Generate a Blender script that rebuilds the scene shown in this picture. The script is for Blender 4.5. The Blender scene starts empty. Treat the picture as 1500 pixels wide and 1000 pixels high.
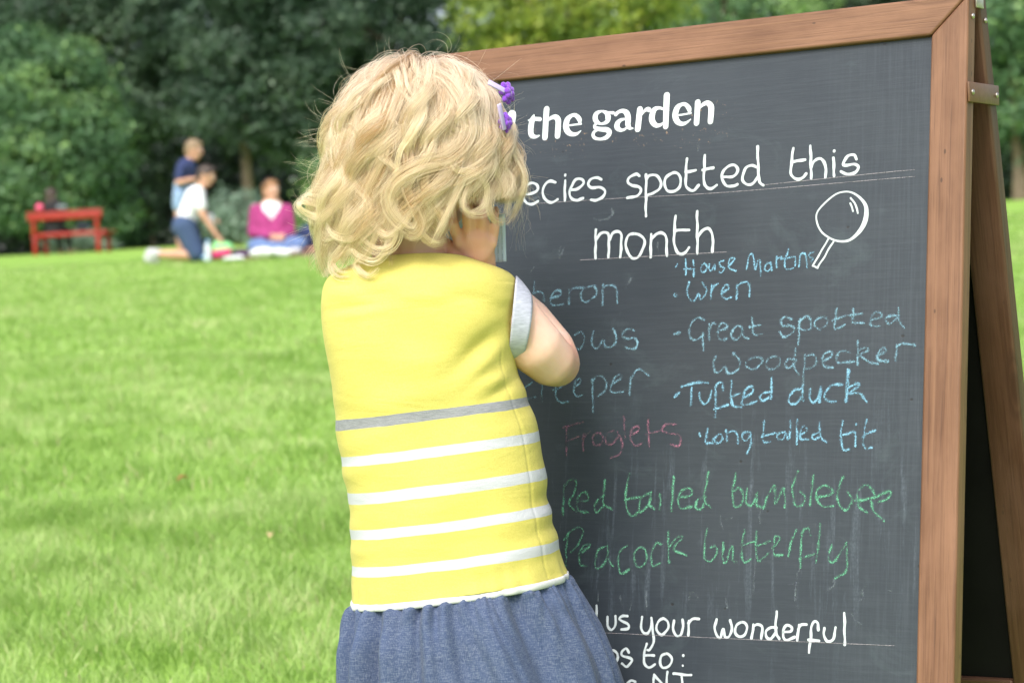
import bpy, bmesh, math, random
import numpy as np
from mathutils import Vector, Matrix

SC = bpy.context.scene
COL = SC.collection
rng = np.random.default_rng(7)
random.seed(7)
R = math.radians

# ------------------------------------------------------------------ camera
FPX = 3363.0                                    # focal length in photo pixels (1500 wide)
CAM_H = 0.69
RT = np.array([9.98987003e-01, -8.46098468e-04, -4.49916774e-02])
UP = np.array([4.49996324e-02, 1.87832951e-02, 9.98810403e-01])
FW = np.array([0.0, 9.99823220e-01, -1.88023418e-02])
CAM = np.array([0.0, 0.0, CAM_H])
cd = bpy.data.cameras.new('camera')
cam = bpy.data.objects.new('camera', cd)
COL.objects.link(cam)
cam.matrix_world = Matrix(((RT[0], UP[0], -FW[0], 0), (RT[1], UP[1], -FW[1], 0), (RT[2], UP[2], -FW[2], CAM_H), (0, 0, 0, 1)))
cd.sensor_width = 36.0
cd.lens = FPX / 1500 * 36.0
cd.clip_start = 0.05
cd.clip_end = 1000
cd.dof.use_dof = True
cd.dof.focus_distance = 2.40
cd.dof.aperture_fstop = 9.0
SC.camera = cam

# ------------------------------------------------------------------ sky, sun, exposure
SUN_EL, SUN_AZ = R(50), R(-158)                 # azimuth measured from +Y towards +X: behind the camera, to its left
w = bpy.data.worlds.new('World')
SC.world = w
w.use_nodes = True
nt = w.node_tree
nt.nodes.clear()
sky = nt.nodes.new('ShaderNodeTexSky')
sky.sky_type = 'NISHITA'
sky.sun_disc = False
sky.sun_elevation = SUN_EL
sky.sun_rotation = SUN_AZ
sky.air_density = 1.0
sky.dust_density = 4.0
hs = nt.nodes.new('ShaderNodeHueSaturation')
hs.inputs['Saturation'].default_value = 0.62
bg = nt.nodes.new('ShaderNodeBackground')
bg.inputs['Strength'].default_value = 0.15
wo = nt.nodes.new('ShaderNodeOutputWorld')
nt.links.new(sky.outputs[0], hs.inputs['Color'])
nt.links.new(hs.outputs[0], bg.inputs['Color'])
nt.links.new(bg.outputs[0], wo.inputs['Surface'])
sd = bpy.data.lights.new('sun', 'SUN')
sd.energy = 1.2
sd.angle = R(20)
sd.color = (1.0, 0.96, 0.9)
sun = bpy.data.objects.new('sun', sd)
COL.objects.link(sun)
sdir = Vector((math.sin(SUN_AZ) * math.cos(SUN_EL), math.cos(SUN_AZ) * math.cos(SUN_EL), math.sin(SUN_EL)))
sun.rotation_euler = sdir.to_track_quat('Z', 'Y').to_euler()
sun.location = (0, 0, 12)
SC.view_settings.view_transform = 'Standard'
SC.view_settings.look = 'None'
SC.view_settings.exposure = 1.0
SC.view_settings.gamma = 1.0
SC.cycles.use_denoising = True
SC.cycles.max_bounces = 10
SC.cycles.transparent_max_bounces = 16
SC.cycles.caustics_reflective = False
SC.cycles.caustics_refractive = False
SC.cycles_curves.shape = 'RIBBONS'


def P(px, py, depth):
    """A point of the place seen at photo pixel (px, py), depth metres along the view axis."""
    return CAM + ((px - 750) / FPX * RT - (py - 500) / FPX * UP + FW) * depth


def ground_z(x, y):
    y = np.asarray(y, float)
    x = np.asarray(x, float)
    a = 0.058 * np.maximum(y - 2.6, 0)
    b = 0.058 * (24.5 - 2.6) + 0.036 * (y - 24.5)
    z = np.where(y < 24.5, a, b)
    z = np.where(y > 56, 0.058 * 21.9 + 0.036 * 31.5 + 0.01 * (y - 56), z)
    z = z + 0.010 * x * np.clip((y - 8) / 20, 0, 1)
    return z


# ------------------------------------------------------------------ object helpers
def tag(o, label=None, cat=None, group=None, kind=None):
    if label: o['label'] = label
    if cat: o['category'] = cat
    if group: o['group'] = group
    if kind: o['kind'] = kind
    return o


def thing(name, loc, label, cat, group=None):
    o = bpy.data.objects.new(name, None)
    COL.objects.link(o)
    o.location = tuple(float(v) for v in loc)
    o.empty_display_size = 0.1
    return tag(o, label, cat, group)


def origin_of(o):
    l = np.zeros(3)
    while o is not None:
        l = l + np.array(o.location)
        o = o.parent
    return l


def mesh(name, V, F, mat=None, parent=None, smooth=True, attrs=None, loc=None):
    """V world coordinates; stored relative to the parent's (or own) origin."""
    V = np.asarray(V, float)
    base = origin_of(parent) if parent is not None else (np.asarray(loc, float) if loc is not None else np.zeros(3))
    me = bpy.data.meshes.new(name)
    VV = V - base
    if isinstance(F, np.ndarray):
        n, k = F.shape
        me.vertices.add(len(VV))
        me.vertices.foreach_set('co', VV.astype(np.float32).ravel())
        me.loops.add(n * k)
        me.loops.foreach_set('vertex_index', F.astype(np.int32).ravel())
        me.polygons.add(n)
        me.polygons.foreach_set('loop_start', np.arange(0, n * k, k, dtype=np.int32))
        me.update(calc_edges=True)
        me.validate()
    else:
        me.from_pydata(VV.tolist(), [], F)
        me.update()
    if smooth:
        me.polygons.foreach_set('use_smooth', np.ones(len(me.polygons), dtype=bool))
    for k, a in (attrs or {}).items():
        a = np.asarray(a, np.float32)
        if a.ndim == 1:
            at = me.attributes.new(k, 'FLOAT', 'POINT')
            at.data.foreach_set('value', a)
        else:
            at = me.attributes.new(k, 'FLOAT_VECTOR', 'POINT')
            at.data.foreach_set('vector', a.ravel())
    if mat: me.materials.append(mat)
    o = bpy.data.objects.new(name, me)
    COL.objects.link(o)
    if parent is not None:
        o.parent = parent
    elif loc is not None:
        o.location = tuple(float(v) for v in loc)
    return o


def grid_faces(nu, nv, wrap_u=False):
    """nv rows of nu vertices."""
    F = []
    iu = np.arange(nu if wrap_u else nu - 1)
    iv = np.arange(nv - 1)
    U, Vv = np.meshgrid(iu, iv)
    U = U.ravel(); Vv = Vv.ravel()
    U2 = (U + 1) % nu
    return np.stack([Vv * nu + U, Vv * nu + U2, (Vv + 1) * nu + U2, (Vv + 1) * nu + U], 1)


def catmull(pts, n):
    """Catmull-Rom through pts (k x d), n samples per span."""
    p = np.asarray(pts, float)
    if len(p) == 2:
        t = np.linspace(0, 1, max(2, n))[:, None]
        return p[0] * (1 - t) + p[1] * t
    q = np.vstack([2 * p[0] - p[1], p, 2 * p[-1] - p[-2]])
    if np.allclose(p[0], p[-1]):
        q[0] = p[-2]; q[-1] = p[1]
    out = []
    for i in range(len(p) - 1):
        a, b, c, d = q[i:i + 4]
        t = np.linspace(0, 1, n, endpoint=False)[:, None]
        out.append(0.5 * (2 * b + (c - a) * t + (2 * a - 5 * b + 4 * c - d) * t ** 2 + (3 * b - a - 3 * c + d) * t ** 3))
    out.append(p[-1:])
    return np.vstack(out)


def frame_of(t):
    t = t / (np.linalg.norm(t) + 1e-9)
    a = np.array([0, 0, 1.0]) if abs(t[2]) < 0.9 else np.array([1.0, 0, 0])
    u = np.cross(a, t); u /= np.linalg.norm(u)
    return u, np.cross(t, u)


class MB:
    """collects closed shapes into one mesh"""
    def __init__(s):
        s.V = []; s.F = []; s.n = 0

    def add(s, V, F):
        s.V.append(np.asarray(V, float))
        s.F += [[i + s.n for i in f] for f in F]
        s.n += len(V)

    def capsule(s, p0, p1, r0, r1, seg=14, rings=5, flat=1.0, flatdir=None):
        p0 = np.asarray(p0, float); p1 = np.asarray(p1, float)
        t = p1 - p0
        L = np.linalg.norm(t)
        if L < 1e-6:
            t = np.array([0, 0, 1e-5])
        u, v = frame_of(t)
        if flatdir is not None:
            fd = np.asarray(flatdir, float); tt = t / np.linalg.norm(t)
            fd = fd - tt * (fd @ tt)
            v = fd / np.linalg.norm(fd); u = np.cross(v, tt)
        td = t / np.linalg.norm(t)
        prof = []
        for k in range(rings + 1):
            a = -math.pi / 2 + math.pi / 2 * k / rings
            prof.append((p0 + td * r0 * math.sin(a), r0 * math.cos(a)))
        for k in range(rings + 1):
            a = math.pi / 2 * k / rings
            prof.append((p1 + td * r1 * math.sin(a), r1 * math.cos(a)))
        V = []; F = []
        V.append(prof[0][0])
        for c, r in prof[1:-1]:
            for j in range(seg):
                a = 2 * math.pi * j / seg
                V.append(c + u * r * math.cos(a) + v * r * math.sin(a) * flat)
        V.append(prof[-1][0])
        m = len(prof) - 2
        for j in range(seg):
            F.append([0, 1 + (j + 1) % seg, 1 + j])
            for k in range(m - 1):
                a = 1 + k * seg
                F.append([a + j, a + (j + 1) % seg, a + seg + (j + 1) % seg, a + seg + j])
            F.append([len(V) - 1, 1 + (m - 1) * seg + j, 1 + (m - 1) * seg + (j + 1) % seg])
        s.add(V, F)

    def chain(s, pts, radii, **k):
        for i in range(len(pts) - 1):
            s.capsule(pts[i], pts[i + 1], radii[i], radii[i + 1], **k)

    def ellipsoid(s, c, rx, ry, rz, ax=None, seg=20, rings=12):
        c = np.asarray(c, float)
        A = np.eye(3) if ax is None else np.asarray(ax, float)     # rows: axes
        V = [c - A[2] * rz]; F = []
        for k in range(1, rings):
            a = -math.pi / 2 + math.pi * k / rings
            for j in range(seg):
                b = 2 * math.pi * j / seg
                V.append(c + A[0] * rx * math.cos(a) * math.cos(b) + A[1] * ry * math.cos(a) * math.sin(b) + A[2] * rz * math.sin(a))
        V.append(c + A[2] * rz)
        m = rings - 1
        for j in range(seg):
            j2 = (j + 1) % seg
            F.append([0, 1 + j2, 1 + j])
            for k in range(m - 1):
                a = 1 + k * seg
                F.append([a + j, a + j2, a + seg + j2, a + seg + j])
            F.append([len(V) - 1, 1 + (m - 1) * seg + j, 1 + (m - 1) * seg + j2])
        s.add(V, F)

    def box(s, c, ax, hx, hy, hz):
        c = np.asarray(c, float); A = np.asarray(ax, float)
        V = [c + A[0] * hx * i + A[1] * hy * j + A[2] * hz * k for i in (-1, 1) for j in (-1, 1) for k in (-1, 1)]
        s.add(V, [[0, 1, 3, 2], [4, 6, 7, 5], [0, 4, 5, 1], [2, 3, 7, 6], [0, 2, 6, 4], [1, 5, 7, 3]])

    def build(s, name, mat, parent=None, voxel=None, smooth_it=6, bevel=None, flat=False, loc=None):
        o = mesh(name, np.vstack(s.V), s.F, mat, parent, smooth=not flat, loc=loc)
        if voxel:
            m = o.modifiers.new('remesh', 'REMESH')
            m.mode = 'VOXEL'; m.voxel_size = voxel; m.use_smooth_shade = True
            m2 = o.modifiers.new('smooth', 'SMOOTH')
            m2.iterations = smooth_it; m2.factor = 0.5
        if bevel:
            m = o.modifiers.new('bevel', 'BEVEL')
            m.width = bevel; m.segments = 2; m.limit_method = 'ANGLE'
        return o


# ------------------------------------------------------------------ material helpers
class NT:
    def __init__(s, name):
        s.m = bpy.data.materials.new(name)
        s.m.use_nodes = True
        s.t = s.m.node_tree
        s.t.nodes.clear()
        s.out = s.n('ShaderNodeOutputMaterial')

    def n(s, typ, **kw):
        nd = s.t.nodes.new(typ)
        for k, v in kw.items():
            if k.startswith('i_'):
                key = k[2:].replace('_', ' ')
                nd.inputs[key].default_value = v
            else:
                setattr(nd, k, v)
        return nd

    def l(s, a, b):
        s.t.links.new(a, b)

    def bsdf(s, **kw):
        b = s.n('ShaderNodeBsdfPrincipled')
        for k, v in kw.items():
            b.inputs[k.replace('_', ' ')].default_value = v
        s.l(b.outputs[0], s.out.inputs['Surface'])
        return b

    def attr(s, name):
        return s.n('ShaderNodeAttribute', attribute_name=name)

    def objco(s, scale=(1, 1, 1)):
        tc = s.n('ShaderNodeTexCoord')
        mp = s.n('ShaderNodeMapping')
        mp.inputs['Scale'].default_value = scale
        s.l(tc.outputs['Object'], mp.inputs['Vector'])
        return mp.outputs[0]

    def noise(s, vec=None, scale=5, detail=4, rough=0.55, dist=0.0):
        n = s.n('ShaderNodeTexNoise')
        n.inputs['Scale'].default_value = scale
        n.inputs['Detail'].default_value = detail
        n.inputs['Roughness'].default_value = rough
        n.inputs['Distortion'].default_value = dist
        if vec is not None: s.l(vec, n.inputs['Vector'])
        return n.outputs['Fac']

    def ramp(s, fac, stops, interp='LINEAR'):
        r = s.n('ShaderNodeValToRGB')
        cr = r.color_ramp
        cr.interpolation = interp
        while len(cr.elements) > 1: cr.elements.remove(cr.elements[-1])
        cr.elements[0].position = stops[0][0]
        cr.elements[0].color = (*stops[0][1], 1) if len(stops[0][1]) == 3 else stops[0][1]
        for p, c in stops[1:]:
            e = cr.elements.new(p)
            e.color = (*c, 1) if len(c) == 3 else c
        s.l(fac, r.inputs[0])
        return r.outputs[0]

    def mix(s, fac, a, b, blend='MIX'):
        m = s.n('ShaderNodeMix', data_type='RGBA', blend_type=blend)
        for sock, v in ((m.inputs[0], fac), (m.inputs[6], a), (m.inputs[7], b)):
            if hasattr(v, 'is_linked'): s.l(v, sock)
            elif isinstance(v, (int, float)): sock.default_value = v
            else: sock.default_value = (*v, 1) if len(v) == 3 else v
        return m.outputs[2]

    def math(s, op, a, b=None, clamp=False):
        m = s.n('ShaderNodeMath', operation=op, use_clamp=clamp)
        for sock, v in ((m.inputs[0], a), (m.inputs[1], b)):
            if v is None: continue
            if hasattr(v, 'is_linked'): s.l(v, sock)
            else: sock.default_value = v
        return m.outputs[0]

    def bump(s, h, bsdf, strength=0.3, dist=0.001, prev=None):
        b = s.n('ShaderNodeBump')
        b.inputs['Strength'].default_value = strength
        b.inputs['Distance'].default_value = dist
        s.l(h, b.inputs['Height'])
        if prev is not None: s.l(prev, b.inputs['Normal'])
        s.l(b.outputs[0], bsdf.inputs['Normal'])
        return b.outputs[0]


def simple(name, c1, c2=None, scale=40, rough=0.7, bump=0.0, bscale=None, bdist=0.002, sheen=0.0, sub=0.0, spec=0.5, metal=0.0):
    t = NT(name)
    b = t.bsdf(Roughness=rough, Metallic=metal)
    b.inputs['Specular IOR Level'].default_value = spec
    co = t.objco()
    if c2 is not None:
        t.l(t.mix(t.ramp(t.noise(co, scale, 5), [(0.3, (0, 0, 0)), (0.7, (1, 1, 1))]), c1, c2), b.inputs['Base Color'])
    else:
        b.inputs['Base Color'].default_value = (*c1, 1)
    if bump:
        t.bump(t.noise(co, bscale or scale * 3, 4), b, bump, bdist)
    if sheen:
        b.inputs['Sheen Weight'].default_value = sheen
    if sub:
        b.inputs['Subsurface Weight'].default_value = sub
        b.inputs['Subsurface Radius'].default_value = (0.012, 0.005, 0.003)
        b.inputs['Subsurface Scale'].default_value = 1.0
    return t.m


# ================================================================== GROUND AND LAWN
def near_bumps(x, y):
    return 0.006 * np.sin(x * 2.3 + 1.1 * np.sin(y * 1.3)) * np.sin(y * 1.9 + 0.7) + 0.006 * np.sin(x * 6.1 + y * 3.7) * np.sin(y * 5.3 - x * 2.2)


def lawn_z(x, y):
    return ground_z(x, y) + near_bumps(x, y) * np.clip(1.2 - np.abs(y) / 40, 0, 1) * np.clip((np.asarray(y) - 2.9) / 0.8, 0, 1)


t = NT('lawn_soil')
b = t.bsdf(Roughness=0.95)
b.inputs['Specular IOR Level'].default_value = 0.15
co = t.objco()
c1 = t.mix(t.ramp(t.noise(co, 0.35, 5, 0.6), [(0.35, (0, 0, 0)), (0.65, (1, 1, 1))]), (0.240, 0.410, 0.075), (0.320, 0.500, 0.100))
c2 = t.mix(t.ramp(t.noise(co, 6, 6, 0.7), [(0.35, (0, 0, 0)), (0.75, (1, 1, 1))]), c1, (0.186, 0.330, 0.050))
t.l(c2, b.inputs['Base Color'])
t.bump(t.noise(co, 60, 4), b, 0.8, 0.02)
M_SOIL = t.m

gx = np.concatenate([np.linspace(-90, -12, 30), np.linspace(-11, 11, 111), np.linspace(12, 90, 30)])
gy = np.concatenate([np.linspace(-40, -1, 14), np.linspace(0, 12, 61), np.linspace(12.5, 60, 60), np.linspace(64, 160, 16)])
GX, GY = np.meshgrid(gx, gy)
GV = np.stack([GX.ravel(), GY.ravel(), lawn_z(GX, GY).ravel()], 1)
o = mesh('ground', GV, grid_faces(len(gx), len(gy)), M_SOIL)
tag(o, 'rising green garden lawn', 'lawn', kind='structure')

# grass blades
t = NT('grass_blade')
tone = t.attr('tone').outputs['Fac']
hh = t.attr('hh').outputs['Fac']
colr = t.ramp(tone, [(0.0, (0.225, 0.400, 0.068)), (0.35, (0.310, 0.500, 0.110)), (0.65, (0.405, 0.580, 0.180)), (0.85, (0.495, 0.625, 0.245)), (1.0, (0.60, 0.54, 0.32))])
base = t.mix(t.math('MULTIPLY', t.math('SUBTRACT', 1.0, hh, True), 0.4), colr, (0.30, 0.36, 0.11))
d = t.n('ShaderNodeBsdfPrincipled'); d.inputs['Roughness'].default_value = 0.42; d.inputs['Specular IOR Level'].default_value = 0.35
tr = t.n('ShaderNodeBsdfTranslucent')
t.l(base, d.inputs['Base Color']); t.l(base, tr.inputs['Color'])
mx = t.n('ShaderNodeMixShader'); mx.inputs[0].default_value = 0.35
t.l(d.outputs[0], mx.inputs[1]); t.l(tr.outputs[0], mx.inputs[2]); t.l(mx.outputs[0], t.out.inputs['Surface'])
M_GRASS = t.m


def vnoise(x, y, s, seed):
    r = np.random.default_rng(seed)
    g = r.random((64, 64))
    X = x * s; Y = y * s
    xi = np.floor(X).astype(int); yi = np.floor(Y).astype(int)
    fx = X - xi; fy = Y - yi
    fx = fx * fx * (3 - 2 * fx); fy = fy * fy * (3 - 2 * fy)
    a = g[yi % 64, xi % 64]; b_ = g[yi % 64, (xi + 1) % 64]; c = g[(yi + 1) % 64, xi % 64]; d_ = g[(yi + 1) % 64, (xi + 1) % 64]
    return (a * (1 - fx) + b_ * fx) * (1 - fy) + (c * (1 - fx) + d_ * fx) * fy


bx = []; by = []; bw = []; bh = []
for (y0, y1, dens, wid, hgt) in ((1.7, 3.3, 2600, 0.0030, 0.048), (3.3, 6.0, 13000, 0.0024, 0.046), (6.0, 11, 3600, 0.0045, 0.045), (11, 20, 1100, 0.008, 0.042), (20, 27, 420, 0.012, 0.035)):
    half = 0.36 * y1 + 1.4
    n = int(dens * 2 * half * (y1 - y0))
    x = rng.uniform(-half, half, n); y = rng.uniform(y0, y1, n)
    k = (np.abs(x) < 0.24 * y + 0.45) | (rng.random(n) < 0.30)
    tuft = vnoise(x + 50, y + 50, 5.0, 3) * 0.6 + vnoise(x + 50, y + 50, 14.0, 4) * 0.4
    k &= rng.random(n) < 0.55 + 0.8 * tuft
    x = x[k]; y = y[k]; tuft = tuft[k]
    bx.append(x); by.append(y)
    bw.append(wid * rng.uniform(0.6, 1.25, len(x)))
    bh.append(hgt * (0.6 + 0.7 * tuft) * rng.uniform(0.6, 1.35, len(x)))
bx = np.concatenate(bx); by = np.concatenate(by); bw = np.concatenate(bw); bh = np.concatenate(bh)
n = len(bx)
bz = lawn_z(bx, by) - 0.003
flow = 2 * np.pi * vnoise(bx + 30, by + 30, 11.0, 10) + rng.normal(0, 1.5, n)
lean = np.clip(rng.normal(0.75, 0.35, n), 0.05, 1.5)
dx = np.cos(flow); dy = np.sin(flow)
face = flow + np.pi / 2 + rng.normal(0, 0.5, n)
wx = np.cos(face); wy = np.sin(face)
GVv = np.zeros((n, 7, 3))
for i, (tt, ww) in enumerate(((0, 1.0), (0.4, 0.9), (0.75, 0.6))):
    off = lean * bh * tt ** 1.7
    cx = bx + dx * off; cy = by + dy * off; cz = bz + bh * tt * (1 - 0.22 * lean * tt)
    for s_, j in ((-1, 2 * i), (1, 2 * i + 1)):
        GVv[:, j, 0] = cx + s_ * wx * bw * ww * 0.5; GVv[:, j, 1] = cy + s_ * wy * bw * ww * 0.5; GVv[:, j, 2] = cz
off = lean * bh
GVv[:, 6, 0] = bx + dx * off; GVv[:, 6, 1] = by + dy * off; GVv[:, 6, 2] = bz + bh * (1 - 0.22 * lean)
idx = (np.arange(n) * 7)[:, None]
tri = np.concatenate([idx + np.array([[0, 1, 3]]), idx + np.array([[0, 3, 2]]), idx + np.array([[2, 3, 5]]), idx + np.array([[2, 5, 4]]), idx + np.array([[4, 5, 6]])])
tone = np.clip(0.42 + 0.42 * (vnoise(bx + 20, by + 20, 1.2, 11) - 0.5) + 0.7 * (vnoise(bx + 20, by + 20, 4.5, 12) - 0.5) + rng.normal(0, 0.16, n), 0, 0.9)
tone[rng.random(n) < 0.035] = 1.0
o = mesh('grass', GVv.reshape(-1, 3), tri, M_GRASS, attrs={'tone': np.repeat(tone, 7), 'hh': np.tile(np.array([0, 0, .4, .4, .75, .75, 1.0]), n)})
tag(o, 'short green lawn grass', 'grass', kind='stuff')

# fallen leaves on the lawn
M_LEAFB = simple('fallen_leaf_brown', (0.42, 0.17, 0.06), (0.30, 0.12, 0.05), 30, 0.7)
M_LEAFP = simple('fallen_leaf_pale', (0.50, 0.40, 0.22), (0.42, 0.30, 0.14), 30, 0.7)
for (px, py, D, size, m_, lab) in ((267, 702, 6.4, 0.021, M_LEAFB, 'orange brown fallen leaf lying alone in the middle of the lawn'),
                                   (397, 786, 5.2, 0.020, M_LEAFP, 'pale tan fallen leaf on the grass nearer the girl')):
    # slide along the view ray to the lawn
    lo, hi = 2.0, 20.0
    for _ in range(40):
        mid = (lo + hi) / 2
        q = P(px, py, mid)
        if q[2] > lawn_z(q[0], q[1]) + 0.026: lo = mid
        else: hi = mid
    q = P(px, py, lo)
    a = rng.uniform(0, 6.28)
    V = []; F = []
    N = 10
    for i in range(N + 1):
        u = i / N
        wd = size * 0.42 * math.sin(math.pi * u) ** 0.8
        for j in (-1, 0, 1):
            lx = (u - 0.5) * size * 1.5; ly = j * wd; lz = 0.006 * abs(j) + 0.006 * math.sin(u * 4)
            V.append([q[0] + lx * math.cos(a) - ly * math.sin(a), q[1] + lx * math.sin(a) + ly * math.cos(a), q[2] + lz])
    for i in range(N):
        for j in (0, 1):
            F.append([i * 3 + j, i * 3 + j + 1, i * 3 + j + 4, i * 3 + j + 3])
    o = mesh('fallen_leaf', V, F, m_, loc=q)
    m2 = o.modifiers.new('solid', 'SOLIDIFY'); m2.thickness = 0.0006
    tag(o, lab, 'leaf', 'fallen leaves on the lawn')

# ================================================================== SANDWICH BOARD
BO = np.array([0.4921, 2.4, 0.2962 + CAM_H])          # top right front corner
YAW, LEAN = R(32.54328), R(9.64215)
EX = np.array([math.cos(YAW), -math.sin(YAW), 0])
NH = np.array([-math.sin(YAW), -math.cos(YAW), 0])
EZ = np.array([0, 0, 1.0])
DF = math.cos(LEAN) * -EZ + math.sin(LEAN) * NH       # down the front leaf
NF = math.cos(LEAN) * NH + math.sin(LEAN) * EZ        # out of the front leaf
DR = math.cos(LEAN) * -EZ - math.sin(LEAN) * NH       # down the rear leaf
NR = math.cos(LEAN) * NH - math.sin(LEAN) * EZ        # rear leaf, towards the inside
BW, BL, RAIL, TH, INS = 0.755, 1.0, 0.041, 0.022, 0.007
PANEL_END = 0.795
RO = BO - NH * 0.050                                  # top right outer corner of the rear leaf


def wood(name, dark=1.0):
    t = NT(name)
    b = t.bsdf(Roughness=0.5)
    b.inputs['Specular IOR Level'].default_value = 0.4
    tc = t.attr('tc').outputs['Vector']
    def mapped(sx, sy, sz):
        mp = t.n('ShaderNodeMapping'); mp.inputs['Scale'].default_value = (sx, sy, sz)
        t.l(tc, mp.inputs['Vector']); return mp.outputs[0]
    g = t.noise(mapped(3, 90, 90), 1.0, 6, 0.65, 1.2)
    g2 = t.noise(mapped(9, 420, 420), 1.0, 4, 0.6, 0.4)
    bl = t.noise(mapped(7, 16, 16), 1.0, 4, 0.6)
    D = dark
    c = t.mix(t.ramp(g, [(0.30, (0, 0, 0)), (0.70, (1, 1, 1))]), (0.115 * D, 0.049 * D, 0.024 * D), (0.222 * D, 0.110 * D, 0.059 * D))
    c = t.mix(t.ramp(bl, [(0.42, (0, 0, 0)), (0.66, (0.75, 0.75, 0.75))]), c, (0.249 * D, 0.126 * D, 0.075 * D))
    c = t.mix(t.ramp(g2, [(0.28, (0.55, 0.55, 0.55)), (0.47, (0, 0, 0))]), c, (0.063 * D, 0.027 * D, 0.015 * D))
    # nail holes and dents
    vo = t.n('ShaderNodeTexVoronoi'); vo.inputs['Scale'].default_value = 1.0
    t.l(mapped(26, 55, 55), vo.inputs['Vector'])
    c = t.mix(t.ramp(vo.outputs['Distance'], [(0.05, (0.8, 0.8, 0.8)), (0.085, (0, 0, 0))]), c, (0.06, 0.03, 0.02))
    kn = t.n('ShaderNodeTexVoronoi'); kn.inputs['Scale'].default_value = 1.0
    t.l(mapped(3.6, 14, 14), kn.inputs['Vector'])
    kd = t.math('ADD', kn.outputs['Distance'], t.math('MULTIPLY', t.noise(mapped(30, 60, 60), 1.0, 3), 0.05))
    c = t.mix(t.ramp(kd, [(0.08, (0.75, 0.75, 0.75)), (0.115, (0.15, 0.15, 0.15)), (0.135, (0.6, 0.6, 0.6)), (0.18, (0, 0, 0))]), c, (0.095 * D, 0.042 * D, 0.020 * D))
    t.l(c, b.inputs['Base Color'])
    t.l(t.ramp(bl, [(0.3, (0.42, 0.42, 0.42)), (0.7, (0.62, 0.62, 0.62))]), b.inputs['Roughness'])
    hsum = t.math('ADD', g2, t.math('MULTIPLY', g, 0.8))
    t.bump(hsum, b, 0.35, 0.0012)
    return t.m


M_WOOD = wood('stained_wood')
M_WOODD = wood('stained_wood_dark', 0.50)  # same stained wood in a darker tone, for the rear leaf

t = NT('chalkboard_paint')
b = t.bsdf(Roughness=0.5)
b.inputs['Specular IOR Level'].default_value = 0.5
tc = t.attr('tc').outputs['Vector']          # x across, y down, metres
def bmap(sx, sy, t=t, tc=tc):
    mp = t.n('ShaderNodeMapping'); mp.inputs['Scale'].default_value = (sx, sy, 1)
    t.l(tc, mp.inputs['Vector']); return mp.outputs[0]
big = t.noise(bmap(5, 4), 1.0, 5, 0.6, 0.5)
brush = t.noise(bmap(14, 260), 1.0, 5, 0.65, 0.3)
brushv = t.noise(bmap(300, 10), 1.0, 5, 0.65, 0.3)
sep = t.n('ShaderNodeSeparateXYZ'); t.l(tc, sep.inputs[0])
right = t.ramp(sep.outputs['X'], [(0.05, (1, 1, 1)), (0.20, (0, 0, 0))])
low = t.ramp(sep.outputs['Y'], [(0.40, (0, 0, 0)), (0.50, (1, 1, 1)), (0.62, (1, 1, 1)), (0.68, (0.25, 0.25, 0.25))])
c = t.mix(t.ramp(big, [(0.35, (0, 0, 0)), (0.7, (1, 1, 1))]), (0.019, 0.026, 0.036), (0.029, 0.038, 0.050))
c = t.mix(t.math('MULTIPLY', t.ramp(brush, [(0.45, (0, 0, 0)), (0.75, (1, 1, 1))]), 0.22), c, (0.060, 0.072, 0.088))
vv = t.math('MULTIPLY', t.ramp(brushv, [(0.45, (0, 0, 0)), (0.8, (1, 1, 1))]), right)
c = t.mix(t.math('MULTIPLY', vv, 0.35), c, (0.080, 0.095, 0.118))
# wiped chalk running down
st = t.noise(bmap(75, 5.5), 1.0, 5, 0.7, 0.4)
stm = t.math('MULTIPLY', t.ramp(st, [(0.55, (0, 0, 0)), (0.80, (1, 1, 1))]), low)
stm = t.math('MULTIPLY', stm, t.ramp(t.noise(bmap(500, 300), 1.0, 3), [(0.4, (0.3, 0.3, 0.3)), (0.6, (1, 1, 1))]))
c = t.mix(t.math('MULTIPLY', stm, 0.5), c, (0.19, 0.24, 0.30))
sm = t.noise(bmap(9, 12), 1.0, 6, 0.7, 1.0)
c = t.mix(t.math('MULTIPLY', t.ramp(sm, [(0.56, (0, 0, 0)), (0.78, (1, 1, 1))]), 0.3), c, (0.10, 0.14, 0.15))
vo = t.n('ShaderNodeTexVoronoi'); vo.inputs['Scale'].default_value = 1.0
t.l(bmap(20, 26), vo.inputs['Vector'])
c = t.mix(t.ramp(vo.outputs['Distance'], [(0.030, (0.85, 0.85, 0.85)), (0.05, (0, 0, 0))]), c, (0.012, 0.012, 0.013))
# flaked paint round the heading
fl = t.noise(bmap(230, 230), 1.0, 4, 0.7, 0.6)
hx = t.math('MULTIPLY', t.ramp(sep.outputs['X'], [(0.27, (0, 0, 0)), (0.30, (1, 1, 1)), (0.52, (1, 1, 1)), (0.55, (0, 0, 0))]), t.ramp(sep.outputs['Y'], [(0.085, (0, 0, 0)), (0.095, (1, 1, 1)), (0.130, (1, 1, 1)), (0.142, (0, 0, 0))]))
flm = t.math('MULTIPLY', t.ramp(fl, [(0.63, (0, 0, 0)), (0.66, (1, 1, 1))]), hx)
c = t.mix(t.math('MULTIPLY', flm, t.ramp(t.noise(bmap(30, 40), 1.0, 2), [(0.42, (0, 0, 0)), (0.55, (1, 1, 1))])), c, (0.30, 0.20, 0.12))
t.l(c, b.inputs['Base Color'])
t.l(t.ramp(big, [(0.3, (0.40, 0.40, 0.40)), (0.7, (0.52, 0.52, 0.52))]), b.inputs['Roughness'])
hsum = t.math('ADD', t.math('MULTIPLY', brush, 0.7), t.math('MULTIPLY', t.noise(bmap(60, 60), 1.0, 5), 0.8))
hsum = t.math('SUBTRACT', hsum, t.ramp(vo.outputs['Distance'], [(0.03, (0.5, 0.5, 0.5)), (0.055, (0, 0, 0))]))
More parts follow.
